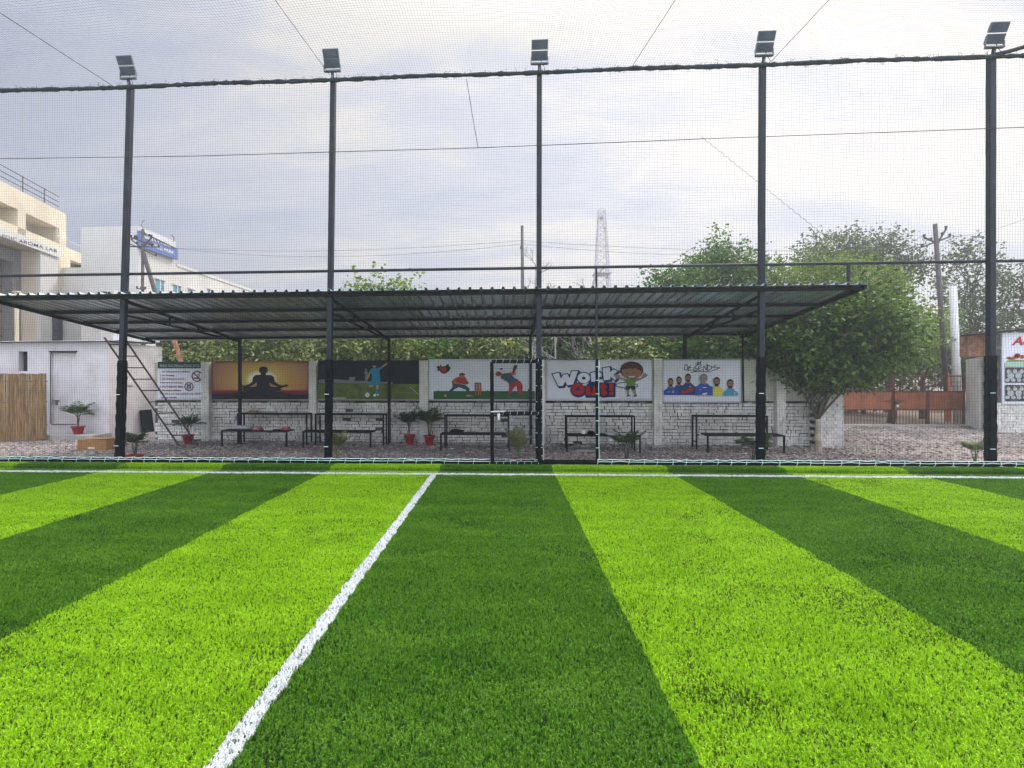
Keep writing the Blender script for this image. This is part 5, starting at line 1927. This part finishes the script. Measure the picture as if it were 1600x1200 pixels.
# background trees at the right
spec = [
    ('tree_b', 'dark green rounded tree between the lattice tower and the fourth pole', 1125, 20, [(1130, 400, 34), (1165, 408, 30), (1100, 420, 28), (1150, 440, 40), (1190, 430, 26), (1120, 390, 20)], 7000, .15, 'mid', .16),
    ('tree_c', 'low olive green tree just behind the canopy roof, left of the dark rounded tree', 1050, 18.5, [(1035, 440, 24), (1070, 440, 28), (1100, 448, 26), (1055, 450, 22), (1085, 430, 18)], 4500, .14, 'mid', .12),
    ('tree_d', 'bright yellow-green tree above the canopy roof right of the fourth pole', 1392, 18.9, [(1380, 470, 34), (1418, 505, 30), (1408, 545, 26), (1385, 440, 28), (1350, 470, 36), (1432, 535, 20), (1395, 515, 34), (1230, 435, 34), (1275, 425, 36), (1320, 430, 34), (1360, 450, 34), (1210, 455, 28), (1300, 460, 40), (1400, 480, 30), (1250, 460, 30)], 19000, .13, 'lime', .14),
    ('tree_e', 'tall hazy tree towering behind the yellow-green one', 1330, 26, [(1290, 395, 34), (1330, 390, 36), (1380, 385, 34), (1410, 405, 30), (1260, 405, 24), (1350, 420, 44), (1420, 430, 34), (1240, 420, 26)], 10000, .17, 'dusty', .25),
    ('tree_f', 'sparse grey-green tree behind the concrete pole', 1520, 24, [(1500, 400, 26), (1535, 395, 22), (1510, 440, 34), (1480, 470, 26), (1540, 470, 32), (1515, 505, 36), (1470, 520, 30), (1550, 430, 22)], 5200, .16, 'dusty', .13),
    ('tree_g', 'drooping tree at the right edge of the picture above the photo board', 1610, 22, [(1585, 430, 20), (1610, 450, 34), (1590, 480, 24), (1570, 500, 24), (1620, 500, 36), (1640, 440, 40)], 4500, .15, 'dusty', .14),
    ('tree_h', 'light green tree behind the rusty gate, left of the utility pole', 1440, 21, [(1425, 520, 34), (1455, 500, 30), (1430, 555, 30), (1465, 540, 26), (1400, 545, 24)], 4000, .13, 'lime', .12),
]
for (nm, lab, bx, Y, cs, n, ls, lmn, r0) in spec:
    bs_ = at(bx, 600, Y); bs_.z = GZ
    tree('background_tree', lab, bs_, at(bx + 2, 520 if nm != 'tree_h' else 590, Y), [cl(x, y, Y + .6 * ((i * 7) % 3 - 1), r) for i, (x, y, r) in enumerate(cs)], n, ls, lmn, M['bark'], r0, hash(nm) % 97 if False else sum(map(ord, nm)), 'trees beyond the boundary')
# dark thicket behind the gate
for i, (bx, Y, lab) in enumerate(((1350, 24, 'dark bush seen above the left gate leaf'), (1440, 30, 'dark bush behind the right gate leaf'), (1530, 27, 'dark bush rising behind the white gate pillar'), (1620, 25, 'dark bush behind the photo board'), (1260, 26, 'dark bush hidden deep behind the pale trunked tree'))):
    bs_ = at(bx, 600, Y); bs_.z = GZ
    tree('bush', lab, bs_, at(bx, 600, Y), [cl(bx + dx, y, Y, r) for dx, y, r in ((-40, 575, 44), (0, 560, 50), (45, 580, 44), (-15, 530, 40), (30, 535, 36), (-50, 545, 30), (0, 600, 50))], 4500, .24, 'dark', M['bark'], .1, 60 + i, 'bushes behind the gate', 'bush', twigs=False)
# thicket behind the brick wall, seen under the canopy roof
pos = [(303, 'beside the hut, crossed by a leaning brown pole'), (365, 'above the yoga banner'), (445, 'right of the yoga banner top'), (530, 'above the left half of the football banner'),
       (610, 'above the right half of the football banner'), (690, 'above the fielder of the cricket banner'), (765, 'above the stumps of the cricket banner'),
       (975, 'behind the Work Out banner, with light leaves'), (1060, 'above the left half of the cricketers banner'), (1140, 'above the right half of the cricketers banner'), (1215, 'in the dark corner by the fourth pole')]
for i, (bx, lab) in enumerate(pos):
    Y = 15.2 + .5 * (i % 3) if i else 17.5
    bs_ = at(bx, 600, Y); bs_.z = GZ
    kind = 'hedge' if i in (0, 1, 2, 3, 4, 6, 7) else 'mid'
    if i >= 9: kind = 'dark'
    tree('shrub', 'overgrown leafy shrub behind the wall ' + lab, bs_, at(bx, 610, Y),
         [cl(bx - 28, 555, Y, 26), cl(bx + 5, 548, Y + .3, 30), cl(bx + 34, 556, Y, 26), cl(bx - 10, 527, Y + .5, 27), cl(bx + 25, 530, Y + .6, 25), cl(bx, 580, Y, 34), cl(bx - (35 if i else 12), 530, Y + .4, 22)],
         2600, .16, kind, M['bark'], .05, 80 + i, 'shrubs behind the boundary wall', 'shrub', twigs=False, horiz=.6)
for i, (bx, Y, lab) in enumerate(((352, 21, 'left, over the yoga banner'), (520, 22, 'middle left, over the football banner'), (720, 21.5, 'middle, over the cricket banner'), (900, 22.5, 'behind the bare trees'), (1080, 21, 'right, over the cricketers banner'))):
    bs_ = at(bx, 600, Y); bs_.z = GZ
    tree('backing_thicket', 'dark evergreen thicket far behind the wall, ' + lab, bs_, at(bx, 600, Y),
         [cl(bx + dx, y, Y, r) for dx, y, r in ((-75, 560, 40), (-35, 545, 44), (10, 550, 44), (55, 548, 42), (95, 560, 40), (-10, 575, 40), (-60, 525, 26), (40, 522, 26), (0, 520, 24))],
         8000, .30, 'dark', M['bark'], .1, 120 + i, 'dark thickets behind the wall', 'thicket', twigs=False)


# bare trees
def bare_tree(label, base, top, seed, spread, r0, m):
    t = thing('bare_tree', label, 'tree', base, 0, 'leafless trees behind the canopy')
    rr = random.Random(seed)
    b = MB(); limb(b, base, top, r0, r0 * .4, seed, 8, .02); b.build('trunk', m, t, True)
    b = MB()

    def rec(p, d, L_, r, dep):
        q = p + d * L_
        limb(b, p, q, r, r * .6, rr.random(), 4, .05)
        if dep == 0: return
        for _ in range(3):
            nd = (d + Vector((rr.uniform(-1, 1), rr.uniform(-.6, .6), rr.uniform(-.3, .7))) * .75).normalized()
            rec(p.lerp(q, rr.uniform(.5, 1)), nd, L_ * rr.uniform(.55, .8), r * .6, dep - 1)
    base, top = Vector(base), Vector(top)
    for k in range(8):
        f = .35 + .65 * k / 7
        p = base.lerp(top, f)
        a = rr.uniform(0, 6.28)
        rec(p, Vector((cos(a) * spread, sin(a) * .4, rr.uniform(.5, 1))).normalized(), (1 - f * .6) * .95, r0 * .35, 3)
    b.build('branches', m, t)


for (px, pt, Y, lab, s) in ((833, 415, 16.5, 'leafless twiggy tree beside the middle pole', 3), (866, 470, 17.2, 'leafless pale-stemmed tree right of the middle pole', 7), (922, 440, 18, 'leafless tree at the foot of the lattice tower', 11)):
    p = at(px, 600, Y); p.z = GZ
    bare_tree(lab, p, at(px + 4, pt, Y), s, .8, .05, M['bare'])

# ------------------------------------------------------------------ palms in pots


def frond(V, base, az, L_, rise, arch, nl, leaf, r, wleaf=.018):
    """a feather frond: rachis curve with leaflets on both sides"""
    pts = []
    p = Vector(base); el = rise
    n = 12
    for k in range(n + 1):
        pts.append(p.copy())
        p = p + Vector((cos(az) * cos(el), sin(az) * cos(el), sin(el))) * (L_ / n)
        el -= arch / n
    out = []
    for k in range(nl):
        f = .25 + .75 * k / (nl - 1)
        i = min(n - 1, int(f * n)); q = pts[i].lerp(pts[i + 1], f * n - i)
        d = (pts[i + 1] - pts[i]).normalized()
        side = d.cross(Vector((0, 0, 1)))
        if side.length < .05: side = Vector((-sin(az), cos(az), 0))
        side.normalize()
        ll = leaf * (sin(pi * (.18 + .8 * f)) * .9 + .25)
        for sg in (-1, 1):
            e = (d * .75 + side * sg * .8 + Vector((0, 0, r.uniform(-.25, .2)))).normalized()
            tip = q + e * ll + Vector((0, 0, -.18 * ll))
            wv = side.cross(e) * .2 + d * .8
            wv = (wv - e * wv.dot(e)).normalized() * wleaf * .5
            m_ = q.lerp(tip, .45)
            out.append([q - wv * .3, m_ - wv, tip, m_ + wv])
    V += out
    return pts


def palm(label, loc, h, stem, nf, leafm, seed, potr=.13, poth=.22, spread=1.0, pot='red', L_=.5):
    L_ *= .88
    t = thing('potted_palm', label, 'plant', loc, 0, 'small palms in pots around the yard')
    r = random.Random(seed)
    x, y, z = loc
    b = MB()
    b.lathe([(potr * .62, 0), (potr * .92, poth * .86), (potr * 1.08, poth * .87), (potr * 1.1, poth), (potr * .98, poth), (potr * .93, poth * .9), (0, poth * .88)], 22, (x, y, z + .005))
    pt_ = b.build('pot', M['red_pot'], t, True)
    b = MB(); b.lathe([(0, poth * .92), (potr * .9, poth * .90)], 18, (x, y, z + .005)); b.build('soil', M['soil'], pt_)
    b = MB()
    ns = 3
    tops = []
    for k in range(ns):
        tx, ty = x + r.uniform(-.05, .05), y + r.uniform(-.05, .05)
        b.tube([(x + r.uniform(-.02, .02), y, z + poth * .85), (tx, ty, z + poth + stem)], [.016, .009], 6)
        tops.append(Vector((tx, ty, z + poth + stem)))
    V = []
    for k in range(nf + 3):
        az = k * 2.4 + r.uniform(-.3, .3)
        rise = r.uniform(.85, 1.5) if leafm != 'palmy' else r.uniform(1.15, 1.55)
        tp = tops[k % ns]
        L2 = L_ * r.uniform(.75, 1.15)
        pts = frond(V, tp, az, L2, rise, r.uniform(.35, 1.5) * spread, 17, (.22 if leafm != 'palmy' else .15) * L_ / .5, r)
        b.tube(pts, [.006 - .004 * i / 12 for i in range(13)], 4, False)
    b.build('stems', M['bark'] if leafm == 'palm' else LM[leafm], t)
    quads_mesh('fronds', [[tuple(p) for p in q] for q in V], LM[leafm], t)
    return t


PO = .0
p = Vector((at(122, 660, 13.5).x, 13.5, -.02))
palm('potted palm in a red pot standing on the step before the hut door', p, .9, .28, 11, 'palm', 1, .17, .24, 1.1, L_=.62)
p = gr(294, 694, GZ); palm('potted palm in a red pot at the foot of the ladder', p, .8, .2, 12, 'palm', 2, .15, .26, 1.0, L_=.5)
p = gr(640, 695, GZ); palm('dark leaved palm in a red pot, left of the pair of pots', p, .9, .25, 13, 'palm', 3, .15, .27, .9, L_=.55)
p = gr(671, 696, GZ); palm('dark leaved palm in a red pot, right of the pair of pots', p, .9, .28, 14, 'palm', 4, .15, .27, .8, L_=.62)
for (px, lab, h, lm_, s, st, L_) in ((210, 'small green palm in a low red pot right of the leftmost floodlight pole', .7, 'palm', 5, .2, .42),
                                   (527, 'yellowing palm behind the net, beside the pole between yoga and football banners', .9, 'palmy', 6, .22, .45),
                                   (811, 'tall yellowing palm seen through the net gate', 1.1, 'palmy', 7, .12, .62),
                                   (979, 'feathery green palm behind the net under the Work Out banner', 1.0, 'palm', 8, .30, .44),
                                   (1176, 'green palm half hidden by the fourth pole', .9, 'palm', 9, .25, .5),
                                   (1523, 'pale dry looking palm left of the rightmost pole', .6, 'palmp', 10, .2, .36)):
    Y = 9.25 if px != 811 else 9.5
    p = at(px, 700, Y); p.z = GZ
    palm(lab, p, h, st, 11 if px != 811 else 15, lm_, s, .15, .24 if px == 210 else .16, .9 if px != 811 else .6, L_=L_)

# ------------------------------------------------------------------ utility poles and tower


def upole(label, base, top, r0, r1, m, arms=()):
    t = thing('utility_pole', label, 'pole', base, 0, 'utility poles behind the ground')
    b = MB(); b.tube([base, Vector(base).lerp(Vector(top), .5), top], [r0, (r0 + r1) / 2, r1], 10); b.build('shaft', m, t, True)
    for (a, c, w) in arms:
        b = MB(); b.bar(a, c, w); b.build('cross_arm', m, t)
        n_ = 3
        for k in range(n_):
            q = Vector(a).lerp(Vector(c), k / (n_ - 1))
            b = MB(); b.lathe([(.02, 0), (.05, .04), (.03, .07), (.06, .1), (.03, .13), (0, .14)], 8, tuple(q)); b.build('insulator', M['steelp'], t)
    return t


Y = 19.5
g = lambda x, y, yy=Y: at(x, y, yy)
b0 = g(1482, 640); b0.z = GZ
up = upole('slanting brown steel utility pole with cross-arms and an orange foot behind the gate', b0, g(1461, 350), .095, .075, M['steelp'],
           [(g(1441, 386), g(1484, 370), .06), (g(1444, 371), g(1466, 381), .05), (g(1466, 378), g(1478, 358), .05)])
b = MB(); b.tube([b0, g(1479, 590), g(1478, 577)], [.105, .105, .05], 10); b.build('painted_foot', M['orange'], up)
Y2 = 19.0
b1 = at(1497, 640, Y2); b1.z = GZ
upole('pale round concrete pole beside the slanting brown pole', b1, at(1489, 447, Y2), .15, .115, M['white'])
Y3 = 18.0
b2 = at(818, 640, Y3); b2.z = GZ
up = upole('plain brown steel pole just left of the middle floodlight pole', b2, at(816, 353, Y3), .085, .06, M['steelp'])
b = MB(); b.bar(at(815, 378, Y3), at(813, 389, Y3), .03); b.build('stay_clip', M['steelp'], up)
Y4 = 23.0
h = lambda x, y: at(x, y, Y4)
b3 = h(222, 640); b3.z = GZ
up = upole('double braced utility pole bristling with arms before the white office block', b3, h(223, 358), .085, .07, M['steelp'],
           [(h(199, 385), h(248, 386), .05), (h(205, 371), h(238, 383), .07), (h(199, 379), h(244, 400), .05), (h(206, 375), h(222, 388), .05), (h(222, 388), h(237, 371), .05), (h(214, 451), h(227, 452), .05)])
b = MB(); b.tube([h(224, 395), h(244, 462)], .10, 8); q = h(252, 600); q.z = GZ; b.tube([h(244, 462), q], .10, 8); b.build('stay_leg', M['steelp'], up)
b = MB()
for (x, y, s) in ((215, 371, .11), (239, 382, .12), (236, 368, .06), (228, 365, .05)):
    c_ = h(x, y); b.lathe([(0, -s), (s * .7, -s * .7), (s, 0), (s * .7, s * .7), (0, s)], 10, tuple(c_ - Vector((0, .1, 0))))
b.build('insulator_drum', M['steelp'], up)
b = MB(); b.tube([h(226, 362), h(221, 352), h(223, 346), h(226, 344)], .015, 5); b.build('wire_tail', M['steelp'], up)
# leaning brown pole near the hut
a = at(283, 566, 14.6); c_ = at(262, 500, 14.6); a2 = a + (a - c_) * 1.2
b = MB(); b.tube([a2, a, c_], .075, 8)
tag(b.build('leaning_pole', M['brickr']), 'reddish leaning pole between the hut and the rules notice', 'pole')
# wires


def wire(p, q, sag, lab):
    b = MB()
    pts = [Vector(p).lerp(Vector(q), k / 24) - Vector((0, 0, sag * 4 * (k / 24) * (1 - k / 24))) for k in range(25)]
    b.tube(pts, .006, 4, False)
    o = b.build('power_line', M['steelp']); tag(o, lab, 'wire', 'power lines between the utility poles')


wire(h(246, 386), at(816, 376, Y3), .3, 'upper power line from the braced pole to the plain brown pole')
wire(h(238, 383), at(816, 381, Y3), .55, 'lower power line from the braced pole to the plain brown pole')
wire(at(816, 376, Y3), g(1443, 386), .25, 'upper power line running right from the plain brown pole')
wire(at(816, 381, Y3), g(1468, 378), .5, 'lower power line running right from the plain brown pole')
wire(g(1482, 371), g(1700, 290), .4, 'power line leaving the slanting pole to the right')
# lattice tower
TY = 80.0
c0 = at(944, 600, TY)
sc = TY / F
zt_ = at(940, 328, TY).z
tw = thing('lattice_tower', 'pale steel lattice transmission tower far behind the canopy', 'tower', (c0.x, TY, GZ))
zb = at(940, 470, TY).z
wt_, wb_ = 4.6 * sc, 12.0 * sc
cxw = lambda z: at(940.5, 400, TY).x


def hw(z): return wt_ + (wb_ - wt_) * (zt_ - z) / (zt_ - zb)


b = MB()
zbot = GZ
corner = lambda z, i, j: Vector((cxw(z) + i * hw(z), TY + j * hw(z), z))
for i in (-1, 1):
    for j in (-1, 1):
        b.bar(corner(zbot, i, j), corner(zt_, i, j), .15)
b.build('legs', M['tower'], tw)
b = MB()
z = zbot; st = 0
while z < zt_ - .5:
    z2 = min(zt_, z + max(1.2, hw(z) * 1.7))
    for (i, j, k, l) in ((-1, -1, 1, -1), (1, -1, 1, 1), (1, 1, -1, 1), (-1, 1, -1, -1)):
        b.bar(corner(z, i, j), corner(z2, k, l), .065); b.bar(corner(z, k, l), corner(z2, i, j), .065)
        b.bar(corner(z2, i, j), corner(z2, k, l), .065)
    z = z2
b.build('bracing', M['tower'], tw)
b = MB()
for (py, w) in ((428, 1.3), (340, 1.15)):
    z = at(940, py, TY).z; r_ = hw(z) * w
    b.box(cxw(z) - r_, cxw(z) + r_, TY - r_, TY + r_, z - .1, z + .1)
build_split(b, 'platform', M['tower'], tw)
b = MB()
for (py, dx) in ((345, 4), (425, 7), (430, -9), (436, 9)):
    q = at(940.5 + dx, py, TY - 1); b.box(q.x - .2, q.x + .2, q.y, q.y + .3, q.z - 1.1, q.z + 1.1)
build_split(b, 'antenna', M['tower'], tw)

# ------------------------------------------------------------------ buildings at the left
def facade_frame(P0, px_v):
    """origin P0, direction of the facade is that of the viewing ray at px_v on the horizon"""
    d = ray(px_v, 588.0); d = Vector((d[0], d[1], 0)).normalized()
    n = Vector((d.y, -d.x, 0))        # points to +X
    return d, n


P0 = at(104, 335, 34.0)
d_, n_ = facade_frame(P0, 606)
ang = math.atan2(d_.y, d_.x)


def fu(px, py):
    """(u along the facade, z) of a measured pixel"""
    q = onp(px, py, P0, n_)
    return (q - Vector(P0)).dot(d_), q.z


def fbox(b, u0, u1, o0, o1, z0, z1):
    vs = []
    for z in (z0, z1):
        for (u, o) in ((u0, o0), (u1, o0), (u1, o1), (u0, o1)):
            p = Vector((P0.x, P0.y, 0)) + d_ * u + n_ * o
            vs.append((p.x, p.y, z))
    b.add(vs, [(0, 1, 2, 3), (7, 6, 5, 4), (0, 4, 5, 1), (1, 5, 6, 2), (2, 6, 7, 3), (3, 7, 4, 0)])


zt_ = P0.z
U = lambda px: fu(px, 500)[0]
z1t, z1b = fu(93, 357)[1], fu(93, 381)[1]        # top storey openings
zbt, zbb = fu(90, 392)[1], fu(88, 404)[1]        # lettered band
cb_ = thing('cream_building', 'cream office building with lettered fascia, roof railing and open top storey', 'building', (P0.x - 5, P0.y - 5, GZ))
ue = U(104)
b = MB()
fbox(b, -26, ue, -13, -1.6, GZ, zt_ - .05)
fbox(b, -26, ue, -1.6, 0, z1t, zt_)                         # parapet
fbox(b, U(93), ue, -1.6, 0, GZ, z1t); fbox(b, U(28), U(41), -1.6, 0, zbb, z1t)
fbox(b, -26, U(93), -1.6, 0, zbb + .02, z1b)
u = U(28) - 4.2
while u > -25: fbox(b, u - 1.2, u, -1.6, 0, zbb, z1t); u -= 5
fbox(b, U(57), U(93), -1.6, -.02, GZ, zbb)
b.build('wall', M['cream'], cb_)
b = MB(); fbox(b, -26, U(93) + .02, -1.59, -1.585, z1b, z1t); b.build('top_opening', M['offwhite'], cb_)
b = MB(); fbox(b, -26, U(86), 0, .4, zbb, zbt); fc_ = b.build('fascia', M['offwhite'], cb_)
b = MB(); fbox(b, U(57), U(84), -.02, .25, GZ, zbb); b.build('pilaster', M['offwhite'], cb_)
zg_ = zbb
b = MB(); fbox(b, -26, U(57), -1.6, -1.55, GZ, zbb - .9)
b.build('glazing', M['glass_c'], cb_)
b = MB()
for k in range(14): fbox(b, U(57) - .2 - k * 1.9, U(57) - .12 - k * 1.9, -1.55, -1.48, GZ, zbb - .9)
for k in range(5): fbox(b, -26, U(57), -1.55, -1.5, 1.2 + k * 1.7, 1.28 + k * 1.7)
b.build('mullions', M['steelp'], cb_)
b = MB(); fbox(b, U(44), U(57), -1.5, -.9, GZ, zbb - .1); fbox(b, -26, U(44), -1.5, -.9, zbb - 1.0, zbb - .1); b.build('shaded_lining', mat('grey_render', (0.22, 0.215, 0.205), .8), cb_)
# lettering on the fascia
fplane = lambda x, y, off: onp(x, y, Vector((P0.x, P0.y, 0)) + n_ * (.4 + off), n_)
class _A(Art):
    pass
A = Art(0, 360, 10, .004, fc_, fplane)
A.text('fascia_lettering', 'black', 'EDIC AROMA LAB', ((35, 58), (890, 300), (890, 350), (35, 110)), bold=.005, space=1.05)
# roof railing
b = MB()
u = -20
while u < ue + .1:
    p0 = Vector((P0.x, P0.y, 0)) + d_ * (u - .3) + n_ * (-.3)
    b.tube([(p0.x, p0.y, zt_), (p0.x, p0.y, zt_ + 1.25)], .035, 5); u += 2.05
for hgt in (.45, .8, 1.2):
    p0 = Vector((P0.x, P0.y, 0)) + d_ * (-20) + n_ * (-.3); p1 = Vector((P0.x, P0.y, 0)) + d_ * (ue - .3) + n_ * (-.3)
    b.tube([(p0.x, p0.y, zt_ + hgt), (p1.x, p1.y, zt_ + hgt)], .03, 5)
b.build('railing', M['steelp'], cb_)
# lower wing beyond the corner
zw = fu(150, 405)[1]
b = MB()
fbox(b, ue + .01, U(111), -9, -.03, GZ, zw); fbox(b, U(142), U(157), -9, -.03, GZ, zw)
wz = fu(128, 412)[1]
fbox(b, U(111), U(142), -9, -.03, wz, zw); fbox(b, U(111), U(142), -9, -.9, GZ, wz)
b.build('wing', M['cream'], cb_)
b = MB(); fbox(b, U(111), U(135), -.9, -.88, GZ, wz); w_ = b.build('window', M['glass_c'], cb_)
b = MB(); fbox(b, U(122), U(123), -.88, -.8, GZ, wz)
for k in range(4): fbox(b, U(111), U(135), -.88, -.82, 2.5 + 1.6 * k, 2.58 + 1.6 * k)
fbox(b, U(135), U(142), -.9, -.05, GZ, wz); b.build('frame', M['steelp'], w_)
b = MB(); fbox(b, U(75), U(83), .252, .30, GZ + 1, 6.3); fbox(b, U(85), U(156), .0, .03, GZ + .8, 6.4); b.build('shopfront', M['glass'], cb_)
b = MB()
p0 = Vector((P0.x, P0.y, 0)) + d_ * (U(82)) + n_ * .3
p1 = Vector((P0.x, P0.y, 0)) + d_ * (U(150)) + n_ * .1
b.tube([(p0.x, p0.y, zw + .45), (p1.x, p1.y, zw + .45)], .03, 5); b.tube([(p0.x, p0.y, zw), (p0.x, p0.y, zw + 1.0)], .04, 5)
b.build('wing_rail', M['white'], cb_)
# cream lamp post in front
a = at(26, 470, 24); a0 = at(26, 600, 24); a0.z = GZ
b = MB(); b.tube([a0, at(26, 456, 24)], .09, 8); b.box(a.x - .16, a.x + .16, 23.9, 24.1, at(26, 457, 24).z, at(26, 455, 24).z)
tag(b.build('bollard_post', M['cream']), 'slim cream post before the cream building', 'post')

# white office block with the blue board
BX = -24.5
ya = 29.4
ob_ = thing('white_building', 'white office block with blue windows and a taller pale front, behind the braced pole', 'building', (BX - 4, 36, GZ))
ztall = at(170, 354, 30).z
zlow = 9.55
b = MB()
xl = at(127, 500, 30).x; xr = at(217, 500, 30).x
b.box(xl, xr, 30, 33.5, GZ, ztall)
b.build('tall_block', M['offwhite'], ob_)
side = lambda x, y, off=0: onp(x, y, (xr + off, 0, 0), (1, 0, 0))
ylow = side(405, 500).y
b = MB(); b.box(xr - 12, xr - .01, 33.51, ylow, GZ, side(300, 424).z)
b.build('long_block', M['offwhite'], ob_)
b = MB(); b.box(xr - .3, xr + .05, 33.6, ylow, side(300, 424).z, side(300, 424).z + .22); b.build('parapet', M['offwhite'], ob_)
for (xa, xb_, yt, yb_) in ((243, 256, 437, 455), (271, 282, 446, 463), (295, 304, 452, 463), (325, 331, 452, 457)):
    q0, q1 = side(xa, yt), side(xb_, yb_)
    q2 = side((xa + xb_) / 2, yt); q3 = side((xa + xb_) / 2, yb_)
    b = MB(); b.box(xr - .02, xr + .02, q0.y, q1.y, q2.z - 1.8, q2.z); w_ = b.build('window', M['glass_b'], ob_)
    b = MB(); b.box(xr + .02, xr + .06, (q0.y + q1.y) / 2 - .04, (q0.y + q1.y) / 2 + .04, q2.z - 1.8, q2.z); b.box(xr + .0, xr + .1, q0.y - .1, q1.y + .1, q2.z - .02, q2.z + .08); b.build('frame', M['offwhite'], w_)
# blue board standing off the side of the block
sp = [side(218, 360, .3), side(278, 389, .3), side(278, 406, .3), side(218, 385, .3)]
sg = thing('blue_signboard', 'blue rooftop signboard with white lettering on the white office block', 'sign', sp[0])
b = MB()
zz0, zz1 = sp[2].z, sp[1].z
zA = [(sp[0].z), (sp[1].z), (sp[2].z), (sp[3].z)]
vs = [(xr + .3, sp[3].y, sp[3].z), (xr + .3, sp[2].y, sp[2].z), (xr + .3, sp[1].y, sp[1].z), (xr + .3, sp[0].y, sp[0].z)]
vs += [(xr + .12, v[1], v[2]) for v in vs]
b.add(vs, [(0, 1, 2, 3), (7, 6, 5, 4), (0, 4, 5, 1), (1, 5, 6, 2), (2, 6, 7, 3), (3, 7, 4, 0)])
b.build('board_panel', M['signblue'], sg)
A = Art(205, 350, 20, .304, sg, lambda x, y, off: side(x, y, off + .01))
A.text('board_lettering', 'white', 'SERVICE', ((420, 190), (1250, 540), (1250, 740), (420, 440)), bold=.03)
A.text('board_small_lettering', 'white', 'OFFICE PARK', ((560, 560), (1350, 860), (1350, 960), (560, 690)), bold=.03)
b = MB(); b.tube([side(271, 377, .35), side(272, 371, .35), side(268, 367, .35)], .03, 5); b.tube([side(219, 361, .35), side(275, 388, .35)], .03, 5); b.build('lamp_arm', M['steelp'], sg)
# small roofed outhouse seen over the canopy
p = at(168, 452, 28); q = at(180, 456, 28)
b = MB(); b.box(at(157, 500, 28).x, at(178, 500, 28).x, 28, 29.3, GZ, at(170, 453, 28).z); ou = b.build('outhouse', M['offwhite']); tag(ou, 'low cream outhouse just above the canopy edge between the two buildings', 'outhouse')
b = MB(); b.box(at(158, 500, 28).x, at(168, 500, 28).x, 27.97, 27.99, at(163, 461, 28).z, at(163, 455.5, 28).z); b.build('window', M['glass'], ou)

# ------------------------------------------------------------------ air
HAZE = 0.0028
if HAZE:
    b = MB(); b.box(-130, 130, -30, 110, GZ - 1.2, 45)
    hm_ = bpy.data.materials.new('hazy_air'); hm_.use_nodes = True
    t = hm_.node_tree
    t.nodes.remove(t.nodes['Principled BSDF'])
    pv = N(t, 'ShaderNodeVolumePrincipled')
    pv.inputs['Color'].default_value = (0.95, 0.96, 1.0, 1)
    pv.inputs['Density'].default_value = HAZE
    pv.inputs['Anisotropy'].default_value = 0.4
    t.links.new(pv.outputs[0], t.nodes['Material Output'].inputs['Volume'])
    o = b.build('haze', hm_)
    o['kind'] = 'stuff'; o['label'] = 'pale haze in the air'; o['category'] = 'haze'
